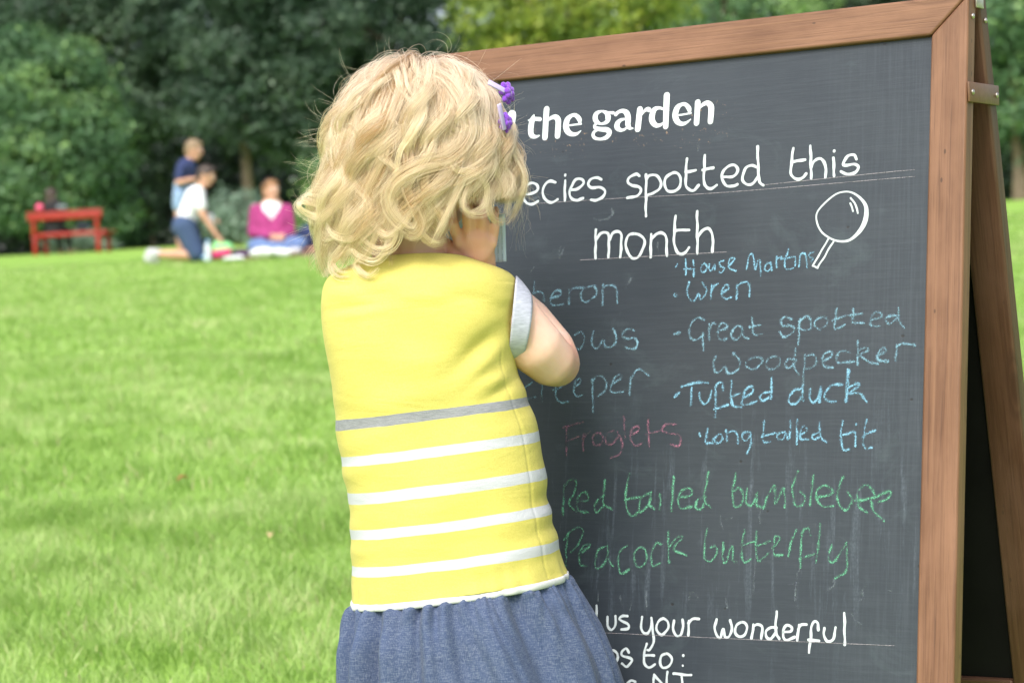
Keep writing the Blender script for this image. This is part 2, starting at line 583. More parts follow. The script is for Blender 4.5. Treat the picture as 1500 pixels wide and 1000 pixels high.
t.bump(hsum, b, 0.22, 0.0010)
M_CHALKB = t.m
M_BLACK = simple('black_inner_paint', (0.0045, 0.0045, 0.004), (0.008, 0.008, 0.007), 14, 0.9, 0.2, 60, spec=0.15)
M_BRASS = simple('brown_painted_metal', (0.17, 0.085, 0.042), (0.13, 0.062, 0.03), 60, 0.45, 0.15, 200)
M_SCREW = simple('dull_steel_screw', (0.55, 0.52, 0.48), (0.42, 0.38, 0.34), 200, 0.35, metal=0.85)


def leaf_piece(name, orig, dd, nn, quad, h0, h1, m_, parent, along, bev=0.003, seedoff=0.0):
    """A flat piece of a leaf: quad corners (u right-to-left, s down), from depth h0 to h1 along nn."""
    V = []; tc_ = []
    for h in (h0, h1):
        for (u, s_) in quad:
            V.append(orig - EX * u + dd * s_ + nn * h)
            a, c_ = (s_, u) if along == 's' else (u, s_)
            tc_.append((a + seedoff * 3.1, c_ + seedoff, h + seedoff * 0.7))
    n = len(quad)
    F = [list(range(n))[::-1], list(range(n, 2 * n))] + [[i, (i + 1) % n, n + (i + 1) % n, n + i] for i in range(n)]
    o = mesh(name, V, F, m_, parent, smooth=False, attrs={'tc': np.array(tc_)})
    bmx = bmesh.new(); bmx.from_mesh(o.data); bmesh.ops.recalc_face_normals(bmx, faces=bmx.faces); bmx.to_mesh(o.data); bmx.free()
    if bev:
        m = o.modifiers.new('bevel', 'BEVEL'); m.width = bev; m.segments = 3; m.limit_method = 'ANGLE'
        o.data.polygons.foreach_set('use_smooth', np.ones(len(o.data.polygons), dtype=bool))
        wn = o.modifiers.new('wn', 'WEIGHTED_NORMAL'); wn.keep_sharp = False
    return o


bmid = BO - EX * BW / 2
board = thing('sandwich_board', (bmid[0], bmid[1], 0), 'standing A-frame chalkboard in a brown wooden frame, covered in handwriting', 'chalkboard')
g = 0.0002
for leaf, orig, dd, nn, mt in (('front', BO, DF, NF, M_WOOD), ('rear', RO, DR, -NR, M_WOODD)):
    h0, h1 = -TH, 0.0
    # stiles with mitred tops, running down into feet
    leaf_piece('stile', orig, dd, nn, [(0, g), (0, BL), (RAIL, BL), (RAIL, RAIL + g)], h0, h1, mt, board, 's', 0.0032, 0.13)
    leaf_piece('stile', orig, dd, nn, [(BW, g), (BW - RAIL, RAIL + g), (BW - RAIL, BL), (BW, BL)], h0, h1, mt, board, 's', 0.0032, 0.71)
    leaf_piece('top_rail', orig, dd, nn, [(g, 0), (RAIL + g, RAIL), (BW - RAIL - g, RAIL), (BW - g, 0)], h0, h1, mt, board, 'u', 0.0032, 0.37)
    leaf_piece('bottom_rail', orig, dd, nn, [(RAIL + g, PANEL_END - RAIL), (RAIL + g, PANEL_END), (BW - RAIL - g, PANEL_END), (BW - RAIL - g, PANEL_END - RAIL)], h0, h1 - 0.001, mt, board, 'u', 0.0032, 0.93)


def panel(name, orig, dd, nn, h, m_, parent, th=0.006):
    nu, ns = 2, 2
    q = [(RAIL - 0.004, RAIL - 0.004), (RAIL - 0.004, PANEL_END - RAIL + 0.004), (BW - RAIL + 0.004, PANEL_END - RAIL + 0.004), (BW - RAIL + 0.004, RAIL - 0.004)]
    return leaf_piece(name, orig, dd, nn, q, h - th, h, m_, parent, 'u', 0)


pan = panel('chalkboard_panel', BO, DF, NF, -INS, M_CHALKB, board)
panel('rear_panel', RO, DR, -NR, -INS - 0.001, M_BLACK, board)


# ------------------------------------------------------------------ writing
def chalk(name, col, lo, hi, alpha=1.0):
    t = NT(name)
    t.m.use_backface_culling = False
    b = t.n('ShaderNodeBsdfPrincipled')
    b.inputs['Base Color'].default_value = (*col, 1); b.inputs['Roughness'].default_value = 0.9
    b.inputs['Specular IOR Level'].default_value = 0.1
    trn = t.n('ShaderNodeBsdfTransparent')
    co = t.objco()
    a = t.attr('edge').outputs['Fac']
    n1 = t.noise(co, 620, 3, 0.7)
    n2 = t.noise(co, 70, 3, 0.6)
    s_ = t.math('ADD', t.math('MULTIPLY', n1, 0.75), t.math('MULTIPLY', n2, 0.45))
    s_ = t.math('SUBTRACT', s_, t.math('MULTIPLY', a, 0.14))
    f = t.math('MULTIPLY', t.ramp(s_, [(lo, (0, 0, 0)), (hi, (1, 1, 1))]), alpha)
    mx = t.n('ShaderNodeMixShader')
    t.l(f, mx.inputs[0]); t.l(trn.outputs[0], mx.inputs[1]); t.l(b.outputs[0], mx.inputs[2]); t.l(mx.outputs[0], t.out.inputs['Surface'])
    return t.m


M_PAINT = simple('white_lettering_paint', (0.60, 0.66, 0.69), (0.46, 0.52, 0.55), 300, 0.55)
t = NT('white_paint_worn'); b = t.bsdf(Roughness=0.5)
co = t.objco()
t.l(t.mix(t.ramp(t.noise(co, 260, 4, 0.7, 0.6), [(0.66, (0, 0, 0)), (0.69, (1, 1, 1))]), (0.66, 0.73, 0.75), (0.40, 0.30, 0.20)), b.inputs['Base Color'])
M_HEAD = t.m
C_BLUE = chalk('blue_chalk', (0.216, 0.432, 0.590), 0.45, 0.68)
C_BLUEF = chalk('pale_blue_chalk', (0.216, 0.382, 0.490), 0.47, 0.74)
C_PINK = chalk('pink_chalk', (0.360, 0.161, 0.236), 0.49, 0.80)
C_GREEN = chalk('green_chalk', (0.136, 0.372, 0.248), 0.46, 0.72)
C_GHOST = chalk('rubbed_chalk', (0.30, 0.36, 0.40), 0.52, 0.85, 0.5)
C_RULE = chalk('pencil_rule', (0.33, 0.31, 0.34), 0.30, 0.60, 0.75)

TXT = {
'spotted': '5440,1783 5347,1779 5255,1742 5258,1685 5325,1649 5390,1668 5429,1739 5436,1819 5388,1883 5312,1904 5239,1868;5008,1666 5074,1641 5138,1669 5174,1755 5147,1845 5061,1898 4971,1864;4880,1652 4872,1886;4883,1588 4883,1595;4801,1771 4710,1761 4631,1702 4661,1653 4734,1648 4785,1716 4809,1802 4778,1868 4703,1896 4628,1873;4392,1671 4453,1643 4533,1661 4563,1715 4519,1757 4402,1765 4342,1808 4369,1878 4449,1909 4522,1895;3898,1664 3944,1638 4022,1672 4046,1725 4000,1760 3901,1790 3873,1838 3923,1890 4046,1909;3811,1655 3795,2132;3808,1718 3766,1666 3678,1679 3614,1754 3637,1830 3705,1872 3774,1884;3470,1659 3546,1696 3572,1780 3531,1852 3444,1869 3377,1824 3366,1739 3409,1674 3470,1659;3300,1511 3301,1782 3263,1854 3194,1874 3136,1824;3306,1658 3181,1651;3073,1489 3074,1767 3042,1846 2981,1872 2915,1831;3092,1650 2965,1639;2850,1751 2716,1749 2659,1687 2695,1627 2771,1626 2836,1690 2850,1766 2788,1850 2712,1859 2659,1840;2422,1670 2486,1641 2560,1671 2595,1745 2588,1807 2536,1856 2470,1845 2409,1780;2427,1437 2398,1781 2379,1843 2337,1876;1994,1485 2014,1732 1987,1809 1929,1835 1865,1817 1833,1782;2000,1642 1847,1623;1792,1477 1772,1835;1776,1718 1741,1646 1678,1620 1628,1661 1605,1745 1602,1835;1517,1632 1503,1827;1512,1549 1512,1552;1252,1659 1280,1612 1358,1629 1404,1700 1356,1721 1269,1717 1224,1749 1258,1806 1345,1820 1422,1780',
'month': '4442,2252 4432,2575;4436,2370 4377,2295 4305,2291 4267,2348 4260,2575;4262,2379 4215,2304 4145,2284 4102,2333 4102,2450 4104,2583;3939,2321 4018,2345 4040,2438 4009,2541 3936,2599 3866,2579 3809,2481 3804,2403 3859,2346 3939,2321;3719,2338 3715,2597;3717,2392 3649,2342 3571,2335 3526,2387 3509,2588;3418,2146 3424,2423 3399,2525 3345,2578 3285,2576 3231,2513;3425,2315 3239,2315;3147,2112 3123,2584;3126,2408 3073,2334 3006,2315 2953,2364 2939,2433 2936,2578',
'lens': '1554,2514 1720,2786;1720,2786 1664,2814;1664,2814 1489,2539;1305,2077 1248,2147 1217,2244;1307,2136 1270,2224',
'lensring': '1371,2006,17 1481,2029,18 1606,2118,20 1691,2217,18 1687,2321,20 1628,2428,20 1514,2508,20 1402,2541,23 1292,2527,29 1185,2437,46 1126,2323,55 1122,2191,43 1179,2099,29 1275,2027,20 1371,2006,17',
'rule': '5312,1896 4216,1903 2827,1921 889,1898 581,1893;2329,1869 890,1827 583,1823;4633,2589 3743,2589 2768,2587;4165,6782 2315,6781 680,6775',
'martins': '3372,2690 3388,2717;3265,2646 3258,2815;3171,2658 3155,2835;3278,2753 3158,2755;3042,2703 3074,2747 3063,2793 3021,2795 2998,2743 3042,2703;2973,2721 2971,2767 2937,2784 2905,2724 2903,2777;2798,2684 2844,2709 2829,2743 2786,2768 2810,2812 2843,2810;2728,2748 2664,2675 2715,2665 2729,2732 2710,2779 2643,2804;2510,2785 2490,2668 2441,2633 2402,2800 2381,2711 2352,2697 2339,2863;2224,2733 2273,2746 2287,2798 2254,2822 2217,2786 2216,2741 2205,2809;2152,2677 2146,2782;2148,2699 2095,2675;2017,2594 2052,2749 2034,2809 1953,2805;2095,2695 1957,2686;1933,2680 1925,2784;1881,2786 1873,2675 1813,2656 1784,2806;1717,2638 1765,2658 1755,2696 1723,2712 1738,2741',
'wren': '3383,3024 3398,3039 3382,3055 3367,3040 3383,3024;3220,2908 3234,2999 3195,3100 3136,3110 3091,3035 3068,3097 3018,3069 2996,2994 3050,2915;2935,2951 2936,3095;2936,3011 2897,2952 2855,2936;2801,3032 2719,2997 2754,2951 2794,2987 2800,3070 2756,3109 2682,3085;2623,2964 2623,3107;2623,2979 2571,2933 2497,2931 2470,2985 2466,3083',
'woodpecker': '3373,3479 3312,3460;3368,3473 3317,3463;3017,3326 3094,3309 3168,3367 3193,3457 3161,3534 3093,3544 3019,3493;3023,3478 3008,3667;2947,3389 2940,3548;2944,3450 2906,3368 2872,3377;2843,3468 2736,3426 2746,3381 2804,3386 2835,3453 2824,3529 2772,3560 2731,3546;2553,3424 2611,3415 2667,3488 2656,3541 2606,3565 2550,3507 2544,3432 2525,3522 2466,3547;2425,3324 2411,3466 2385,3512 2311,3506;2446,3428 2323,3409;1959,3354 2024,3330 2080,3373 2053,3425 1964,3428 1918,3466 1953,3517 2041,3549 2088,3498;1854,3358 1861,3630;1861,3380 1775,3331 1725,3392 1730,3465 1802,3482 1859,3461;1583,3345 1662,3372 1679,3430 1627,3476 1556,3448 1526,3391 1583,3345;1427,3262 1450,3452 1405,3475 1335,3441;1471,3385 1330,3346;1238,3276 1239,3357 1234,3415 1117,3430;1284,3340 1136,3328;1033,3400 925,3374 926,3324 988,3322 1033,3378 1023,3451 938,3468;757,3358 833,3363 866,3405 831,3443 770,3416 726,3374;728,3287 709,3432 662,3488;1174,3620 1167,3867;1163,3722 1086,3688 1055,3710 1131,3759 1067,3826 942,3865;953,3771 854,3730 885,3700 938,3742 944,3807 897,3837 835,3838;733,3676 741,3833;735,3690 657,3652 535,3681;2849,3739 2875,3813 2860,3896 2801,3912 2736,3854 2701,3914 2634,3923 2561,3873 2556,3791 2633,3714;2360,3758 2441,3778 2480,3837 2420,3890 2339,3870 2284,3812 2310,3767 2360,3758;2180,3762 2227,3798 2233,3872 2167,3896 2095,3861 2073,3787 2131,3759 2180,3762;1896,3791 1968,3790 2015,3848 1981,3885 1926,3864 1887,3806;1892,3674 1901,3865 1850,3954;1769,3765 1697,3745 1649,3783 1647,3841 1709,3891 1780,3897;1777,3758 1787,3926 1797,4102;1568,3814 1475,3772 1484,3721 1547,3734 1577,3799 1558,3872 1455,3889;1272,3731 1351,3717 1412,3767 1394,3840 1222,3829',
'duck': '3344,4169 3289,4134;3339,4160 3297,4143;3258,4065 3115,4026 2939,4022;3134,4079 3143,4267;3035,4141 3023,4216 2971,4254 2914,4217 2893,4120;2751,4108 2763,4033 2812,4039 2843,4099 2829,4264 2835,4398;2843,4316 2687,4273;2647,4013 2649,4177 2620,4281 2521,4297;2657,4184 2551,4148;2507,4208 2395,4136 2405,4076 2478,4120 2507,4208 2497,4275 2342,4240;2183,4139 2264,4145 2303,4197 2261,4234 2197,4198;2164,3992 2164,4206;1813,4109 1901,4129 1954,4216 1928,4268 1856,4262 1795,4189;1798,4087 1798,4189 1785,4233;1709,4118 1714,4205 1665,4257 1604,4192 1583,4091 1594,4251;1340,4069 1465,4085 1541,4179 1507,4245 1413,4246;1279,3922 1295,4248;1269,3930 1284,4248;1268,4111 1169,4062 1152,4098 1259,4169 1150,4170 1054,4258',
'tit': '3023,4579 3007,4606;2916,4528 2939,4676 2851,4685;2843,4641 2767,4590 2736,4642 2783,4685 2842,4659;2691,4555 2678,4659;2681,4582 2595,4556 2554,4608 2542,4686;2412,4566 2479,4574 2496,4634 2447,4661 2401,4601;2402,4575 2388,4695 2432,4798;2235,4456 2250,4576 2237,4670 2171,4676;2258,4619 2108,4585;1996,4569 2070,4594 2068,4645 2012,4646 1976,4586 1955,4646;1928,4458 1928,4629;1850,4442 1845,4697;1808,4604 1735,4554 1773,4519 1808,4579 1797,4647 1713,4655;1605,4580 1668,4613 1648,4656 1594,4631;1589,4478 1566,4631 1500,4682;1324,4464 1337,4632 1306,4758 1242,4758;1347,4615 1194,4574;1175,4583 1166,4725;1169,4497 1169,4502;1053,4450 1083,4667 1053,4751 991,4742;1093,4625 960,4559',
'heron': '5239,2823 5239,2940;5235,2946 5172,2927 5108,2966 5092,3041;5001,3013 4887,2986 4883,2938 4938,2931 4991,2971 5005,3055 4966,3098 4845,3087;4768,2927 4754,3085;4760,2959 4696,2909 4587,2908;4480,2897 4551,2910 4602,2986 4581,3050 4519,3073 4438,3029 4392,2974 4426,2905 4480,2897;4319,2893 4314,3117;4312,2914 4229,2895 4145,2932 4119,3093',
'swallows': '4658,3444 4587,3420 4542,3468 4544,3552 4589,3613 4650,3601;4413,3426 4439,3503 4411,3586 4356,3614 4283,3517 4256,3591 4196,3602 4133,3563 4119,3481 4159,3392;3888,3416 3970,3403 4038,3457 3989,3510 3883,3508 3834,3561 3867,3622 3925,3630 3984,3603',
'creeper': '5214,3981 5298,4049 5278,4165 5144,4144;5080,3949 5061,4191;5078,3984 5034,3939 4979,3951;4919,4073 4814,4040 4750,3990 4779,3944 4845,3954 4881,4033 4876,4137 4826,4212 4713,4208;4641,4060 4559,3982 4574,3948 4625,3981 4639,4095 4596,4152 4531,4136;4408,3962 4378,4325;4407,3985 4345,3929 4266,3942 4217,4011 4245,4101 4321,4151;4158,4029 4044,3958 4040,3913 4110,3945 4157,4035 4141,4114 4006,4105;3910,3938 3914,4140;3909,3972 3842,3877 3779,3867 3681,3926',
'froglets': '4721,4487 4704,4820;4756,4502 4507,4439;4712,4665 4553,4604;4491,4582 4488,4759;4489,4620 4412,4551;4287,4560 4366,4598 4352,4690 4263,4690 4232,4614 4287,4560;4111,4546 4180,4576 4193,4675 4105,4691 4047,4615;4049,4554 3982,4692 4012,4798 4115,4851;3978,4386 3950,4615;3881,4601 3779,4540 3790,4495 3859,4517 3880,4616 3824,4707 3738,4692;3666,4367 3658,4541 3636,4723;3673,4587 3503,4542;3318,4476 3437,4482 3486,4542 3399,4581 3279,4589 3242,4664 3274,4717 3368,4694',
'bumblebee': '4714,5152 4716,5491;4714,5168 4636,5098 4563,5121 4583,5259 4642,5352 4547,5451;4526,5343 4402,5319 4405,5250 4477,5243 4536,5320 4512,5435 4387,5456;4192,5264 4269,5325 4310,5394 4271,5462 4196,5378;4187,5103 4197,5347 4089,5415;3879,5026 3914,5223 3897,5405 3824,5487 3739,5441;3918,5314 3729,5275;3593,5229 3695,5267 3734,5358 3722,5441 3638,5387 3591,5281;3593,5229 3605,5357 3551,5409;3481,5258 3474,5415;3319,5054 3332,5421;3242,5278 3099,5255 3111,5180 3203,5196 3250,5293 3220,5397 3086,5381;2939,5268 3021,5313 3027,5388 2960,5394 2914,5275;2891,5008 2930,5290 2851,5386;2559,5022 2593,5214 2563,5368 2482,5345 2461,5235 2521,5169 2577,5214;2414,5183 2425,5330 2351,5351 2291,5212 2302,5343 2220,5379;2212,5386 2175,5269 2091,5144 2076,5341 1986,5173 1963,5376;1824,4998 1882,5165 1844,5339 1772,5352 1727,5265 1785,5208;1640,5026 1677,5358;1601,5257 1476,5249 1415,5191 1511,5141 1596,5192 1584,5307 1520,5357 1410,5356;1302,5054 1360,5205 1332,5348 1246,5390 1194,5289 1244,5197;1156,5296 949,5258 983,5159 1052,5131 1127,5203 1115,5345 1021,5415;978,5301 945,5400 828,5498;949,5266 768,5193 796,5278 887,5308',
'butterfly': '4642,5705 4652,5873 4651,6057;4684,5767 4591,5658 4485,5626 4446,5686 4494,5809 4587,5902;4480,5915 4367,5852 4352,5814 4422,5823 4479,5931 4465,6037 4375,6057;4157,5833 4242,5880 4271,6017 4233,6077 4148,6014 4110,5892;4123,5802 4098,5967 4042,6042;3869,5827 3946,5859 3975,5980 3952,6100 3907,6128 3832,6074;3705,5831 3771,5900 3757,6020 3695,6048 3621,5971 3635,5860 3705,5831;3441,5788 3509,5790 3556,5895 3542,6029 3441,5997;3361,5660 3339,5980;3338,5816 3232,5710 3181,5724 3286,5845 3123,5908;2884,5615 2909,5837 2879,5962 2804,5952 2750,5863 2777,5805 2826,5813;2679,5766 2682,5920 2647,5978 2571,5801 2557,5947 2516,5968;2431,5623 2456,5828 2426,5966 2346,5927;2449,5784 2304,5744;2292,5635 2285,5824 2265,5933 2216,5932 2138,5857;2286,5795 2127,5734;2092,5806 2007,5710 2064,5689 2077,5791 2065,5877 1977,5875;1905,5888 1871,5729 1819,5613;1651,5667 1677,5596 1740,5611 1760,5727 1759,6000;1769,5914 1606,5860;1545,5544 1579,5945;1413,5763 1440,5906 1377,5933 1243,5739;1243,5739 1230,5916 1249,6044 1356,6106',
'photos': '4231,6489 4215,6709 4182,6740;4270,6585 4292,6639 4270,6711;4081,6604 4080,6704 4029,6744 3983,6700 3982,6596;3830,6590 3897,6587 3932,6620 3888,6650 3820,6679 3818,6720 3902,6739;3649,6594 3650,6708 3618,6764 3570,6768 3531,6704 3530,6600;3530,6600 3499,6765 3494,6868 3533,6937 3568,6944;3393,6600 3439,6638 3465,6712 3421,6762 3374,6770 3318,6696 3327,6624 3393,6600;3250,6616 3252,6714 3214,6774 3156,6761 3135,6688 3145,6601;3063,6609 3068,6763;3067,6634 3017,6591 2941,6584;4065,7018 3995,6968 3939,7002 3947,7085 4036,7137 4092,7103 4065,7018;3794,6980 3832,6945 3879,6973 3877,7015 3779,7046 3754,7076 3812,7136 3879,7108;3577,6882 3602,6997 3598,7090 3536,7133 3466,7094;3601,7007 3482,7002;3335,6975 3387,7008 3402,7081 3358,7125 3288,7106 3256,7033 3288,6983 3335,6975;3117,6982 3117,6984;3119,7092 3119,7094;3467,7207 3476,7362;3467,7207 3319,7354;3303,7174 3319,7354;3232,7186 3016,7190;3126,7191 3114,7343;3982,7379 3973,7311 3925,7293 3876,7301 3861,7372;3696,7296 3756,7289 3803,7328 3789,7369;3696,7296 3691,7363;2734,6582 2749,6676 2723,6757 2677,6772 2647,6684 2625,6764 2573,6756 2547,6680 2566,6588;2435,6600 2492,6637 2502,6713 2455,6752 2391,6732 2361,6661 2389,6610 2435,6600;2289,6618 2306,6769;2291,6647 2240,6616 2188,6643 2190,6764;2021,6648 2085,6645 2141,6687 2133,6750 2081,6765 2026,6694;2023,6476 2026,6683 1979,6755;1937,6690 1855,6676 1844,6630 1895,6614 1938,6668 1935,6736 1890,6769 1808,6737;1758,6609 1773,6764;1767,6649 1731,6602 1674,6600;1531,6646 1543,6584 1581,6563 1611,6609 1619,6746 1634,6888;1644,6753 1519,6764;1467,6626 1471,6694 1425,6760 1364,6735 1342,6655 1337,6616;1243,6465 1230,6786',
'heading': '5345,841,13 5360,885,64 5377,949,73 5380,1038,73 5359,1088,60 5307,1105,38 5261,1094,16;5421,901,13 5346,889,41 5260,901,48;5176,790,76 5179,948,75 5181,1120,74;5166,933,22 5112,899,41 5051,891,60 5012,929,73 5007,994,73 5010,1115,73;4903,1006,20 4802,1004,20 4696,1002,20;4714,999,31 4724,945,57 4771,898,47 4822,890,41 4883,932,69 4901,1011,76 4872,1078,69 4815,1112,50 4751,1114,35 4698,1083,13;4426,875,25 4361,906,53 4341,955,69 4356,1002,53 4428,1022,25 4493,988,56 4513,941,66 4494,895,53 4426,875,25;4371,894,22 4276,907,37;4474,1005,22 4512,1031,34 4504,1063,44 4434,1085,50 4352,1098,59 4314,1132,59 4348,1182,53 4428,1200,31 4502,1182,38 4531,1144,41 4514,1106,34 4461,1086,22;4240,926,47 4199,900,40 4146,895,47 4096,928,68 4076,990,71 4076,1053,68 4053,1099,46 4006,1109,12;4097,991,19 4168,998,37 4213,1034,65 4214,1082,65 4166,1116,40 4113,1110,28 4081,1076,19;3927,896,73 3936,1009,73 3945,1120,73;3911,972,19 3869,920,34 3826,903,52 3802,914,52;3586,765,77 3586,936,74 3585,1119,67;3605,926,25 3676,900,34 3737,915,59 3766,984,74 3758,1047,71 3712,1095,55 3659,1099,37 3599,1068,21;3480,1004,20 3376,1002,20 3269,993,20;3287,992,31 3295,941,55 3337,894,46 3388,884,40 3445,919,67 3468,1000,73 3442,1070,67 3389,1105,49 3329,1101,34 3270,1065,12;3188,879,70 3190,992,68 3194,1111,68;3179,962,21 3130,915,40 3067,895,55 3021,936,70 3015,999,70 3020,1107,67;5652,820,120 5664,958,120 5666,1097,120',
'ghost': '5306,1843 5223,1816;3173,1343 3166,1421;2252,5401 2254,5547;2284,5853 2300,6086 2301,6274 2347,6341;1766,6014 1802,6116 1810,6345;1887,6190 1777,6158;1370,6132 1369,6175 1445,6234;1000,6164 1051,6229 1027,6292;755,6213 732,6219;2723,5480 2702,5612;2656,5509 2591,5501;4466,2117 4402,2136 4295,2134 4226,2075 4245,2035;3628,2444 3621,2521;3961,2831 4001,2906;4214,6340 4215,6435;3930,6384 3915,6468;3785,6390 3797,6526;3607,6322 3599,6519;3083,6388 3051,6315 2993,6313 2968,6354;1812,6239 1808,6365 1761,6444;2627,6357 2610,6462;1154,6344 1069,6318;1150,6479 1124,6534 1061,6566;5248,2653 5295,2693;4897,2426 4913,2473 4899,2553 4859,2443',
}


zlev = [0]


def clusters(key, gap):
    """groups of strokes that lie close together"""
    st = TXT[key].split(';')
    pts = [np.array([[float(v) for v in q.split(',')[:2]] for q in t_.split(' ')]) / 1e4 for t_ in st]
    dense = [catmull(p, 8) for p in pts]
    par = list(range(len(st)))
    def find(i):
        while par[i] != i: i = par[i]
        return i
    for i in range(len(st)):
        for j in range(i):
            if np.sqrt(((dense[i][:, None] - dense[j][None]) ** 2).sum(2)).min() < gap:
                par[find(i)] = find(j)
    out = {}
    for i in range(len(st)): out.setdefault(find(i), []).append(st[i])
    return list(out.values())


def write(name, key, m_, width, wob=0.0, gap=0.016):
    for strokes in clusters(key, gap):
        write_group(name, strokes, m_, width, wob)


def write_group(name, strokes, m_, width, wob):
    V = []; F = []; ed = []
    for st_ in strokes:
        pts = np.array([[float(v) for v in q.split(',')] for q in st_.split(' ')]) / 1e4
        varw = pts.shape[1] == 3
        c = catmull(pts, 9 if len(pts) > 2 else 12)
        if len(pts) == 2 and np.linalg.norm(pts[0] - pts[1]) > 0.02:
            c = catmull(pts, 26)
        xy = c[:, :2]
        n = len(xy)
        wd = c[:, 2] if varw else np.full(n, width)
        if wob:
            ph = rng.uniform(0, 6.28, 3)
            s_ = np.concatenate([[0], np.cumsum(np.linalg.norm(np.diff(xy, axis=0), axis=1))])
            wd = wd * (1 + wob * (0.5 * np.sin(s_ * 210 + ph[0]) + 0.5 * np.sin(s_ * 520 + ph[1])))
            xy = xy + 0.0003 * np.stack([np.sin(s_ * 330 + ph[2]), np.cos(s_ * 290 + ph[1])], 1)
        tg = np.gradient(xy, axis=0)
        tg /= np.linalg.norm(tg, axis=1)[:, None] + 1e-12
        nr = np.stack([-tg[:, 1], tg[:, 0]], 1)
        zlev[0] = (zlev[0] + 1) % 40
        h = -INS + 0.0002 + zlev[0] * 1.5e-5
        base = len(V)
        closed = np.allclose(pts[0, :2], pts[-1, :2])
        rows = []
        cap = 0 if closed else 4
        def row(p, nvec, hw):
            V.append((p - nvec * hw, 1.0)); V.append((p, 0.0)); V.append((p + nvec * hw, 1.0))
        for k in range(cap, 0, -1):
            a = k / 4 * math.pi / 2
            row(xy[0] - tg[0] * wd[0] / 2 * math.sin(a), nr[0], max(wd[0] / 2 * math.cos(a), 2e-5))
        for i in range(n):
            row(xy[i], nr[i], wd[i] / 2)
        for k in range(1, cap + 1):
            a = k / 4 * math.pi / 2
            row(xy[-1] + tg[-1] * wd[-1] / 2 * math.sin(a), nr[-1], max(wd[-1] / 2 * math.cos(a), 2e-5))
        m = (len(V) - base) // 3
        for i in range(m - 1):
            a = base + i * 3
            F.append([a, a + 1, a + 4, a + 3]); F.append([a + 1, a + 2, a + 5, a + 4])
        for i in range(base, len(V)):
            p, ee = V[i]
            V[i] = (BO - EX * p[0] + DF * p[1] + NF * h, ee)
    VV = np.array([v[0] for v in V]); ed = np.array([v[1] for v in V])
    return mesh(name, VV, np.array(F), m_, pan, smooth=False, attrs={'edge': ed})


write('heading_lettering', 'heading', M_HEAD, 0.006)
write('painted_lettering', 'spotted', M_PAINT, 0.0031, 0.2)
write('painted_lettering', 'month', M_PAINT, 0.0031, 0.2)
write('painted_lettering', 'photos', M_PAINT, 0.0028, 0.2)
write('magnifier_drawing', 'lensring', M_PAINT, 0.003)
write('magnifier_drawing', 'lens', M_PAINT, 0.0020, 0.10)
write('ruled_line', 'rule', C_RULE, 0.0008, 0, 0.002)
for key, m_, wd in (('martins', C_BLUE, 0.0026), ('wren', C_BLUE, 0.0030), ('woodpecker', C_BLUEF, 0.0034), ('duck', C_BLUE, 0.0034), ('tit', C_BLUE, 0.0032),
                    ('heron', C_BLUEF, 0.0036), ('swallows', C_BLUEF, 0.0033), ('creeper', C_BLUEF, 0.0033)):
    write('chalk_writing', key, m_, wd, 0.25)
write('chalk_writing', 'froglets', C_PINK, 0.0033, 0.25)
write('chalk_writing', 'bumblebee', C_GREEN, 0.0034, 0.25)
write('chalk_writing', 'butterfly', C_GREEN, 0.0032, 0.25)
write('rubbed_chalk_marks', 'ghost', C_GHOST, 0.0034, 0.4, 0.004)

# hinge, strap and screws on the right edge
def dome(c, axis, r, name='screw', parent=board):
    q = MB(); u, v = frame_of(np.asarray(axis, float))
    q.ellipsoid(c, r, r, r * 0.55, ax=[u, v, np.asarray(axis) / np.linalg.norm(axis)], seg=14, rings=8)
    return q.build(name, M_SCREW, parent)


def strap_at(s_, front_h, width, height, name):
    """flat metal strap across the two leaf edges"""
    a = BO + DF * s_ + NF * (-TH * 0.35)
    c_ = RO + DR * s_ - NR * (-TH * 0.35)
    mid = (a + c_) / 2
    ax = (a - c_); L = np.linalg.norm(ax); ax /= L
    up = np.cross(ax, EX); up /= np.linalg.norm(up)
    q = MB()
    q.box(mid + EX * 0.0022, [ax, up, EX], L / 2 + 0.008, height / 2, 0.0012)
    o = q.build(name, M_BRASS, board, bevel=0.0006)
    for p in (a, c_):
        dome(p + EX * 0.0040, EX, 0.0030, parent=o)
    return o


strap_at(0.104, 0, 0.03, 0.021, 'strap')
q = MB()
mid = (BO + RO) / 2 + np.array([0, 0, 0.001]) - NF * TH * 0.0
q.box(mid + EX * 0.0018 - EZ * 0.006 , [NH, EZ, EX], 0.010, 0.009, 0.0010)
hg = q.build('hinge', M_SCREW, board, bevel=0.0005)
for s_, orig, dd, nn in ((0.022, BO, DF, NF), (0.024, RO, DR, -NR)):
    dome(orig + dd * s_ - nn * TH * 0.5 + EX * 0.001, EX, 0.0030, parent=hg)


# ================================================================== GIRL
DG = 2.43
PXM = DG / FPX                                   # metres per photo pixel at the girl
gfoot = P(705, 1400, DG)
girl = thing('person', (gfoot[0], gfoot[1], 0.0), 'small blond curly-haired girl in a yellow striped dress, seen from behind reading the chalkboard', 'girl')

t = NT('skin')
b = t.bsdf(Roughness=0.5)
b.inputs['Specular IOR Level'].default_value = 0.35
b.inputs['Subsurface Weight'].default_value = 0.25
b.inputs['Subsurface Radius'].default_value = (0.010, 0.004, 0.0025)
b.inputs['Subsurface Scale'].default_value = 1.0
co = t.objco()
c = t.mix(t.ramp(t.noise(co, 14, 4, 0.6), [(0.35, (0, 0, 0)), (0.7, (1, 1, 1))]), (0.74, 0.49, 0.385), (0.72, 0.43, 0.325))
c = t.mix(t.ramp(t.noise(co, 120, 3), [(0.4, (0, 0, 0)), (0.8, (0.5, 0.5, 0.5))]), c, (0.77, 0.54, 0.44))
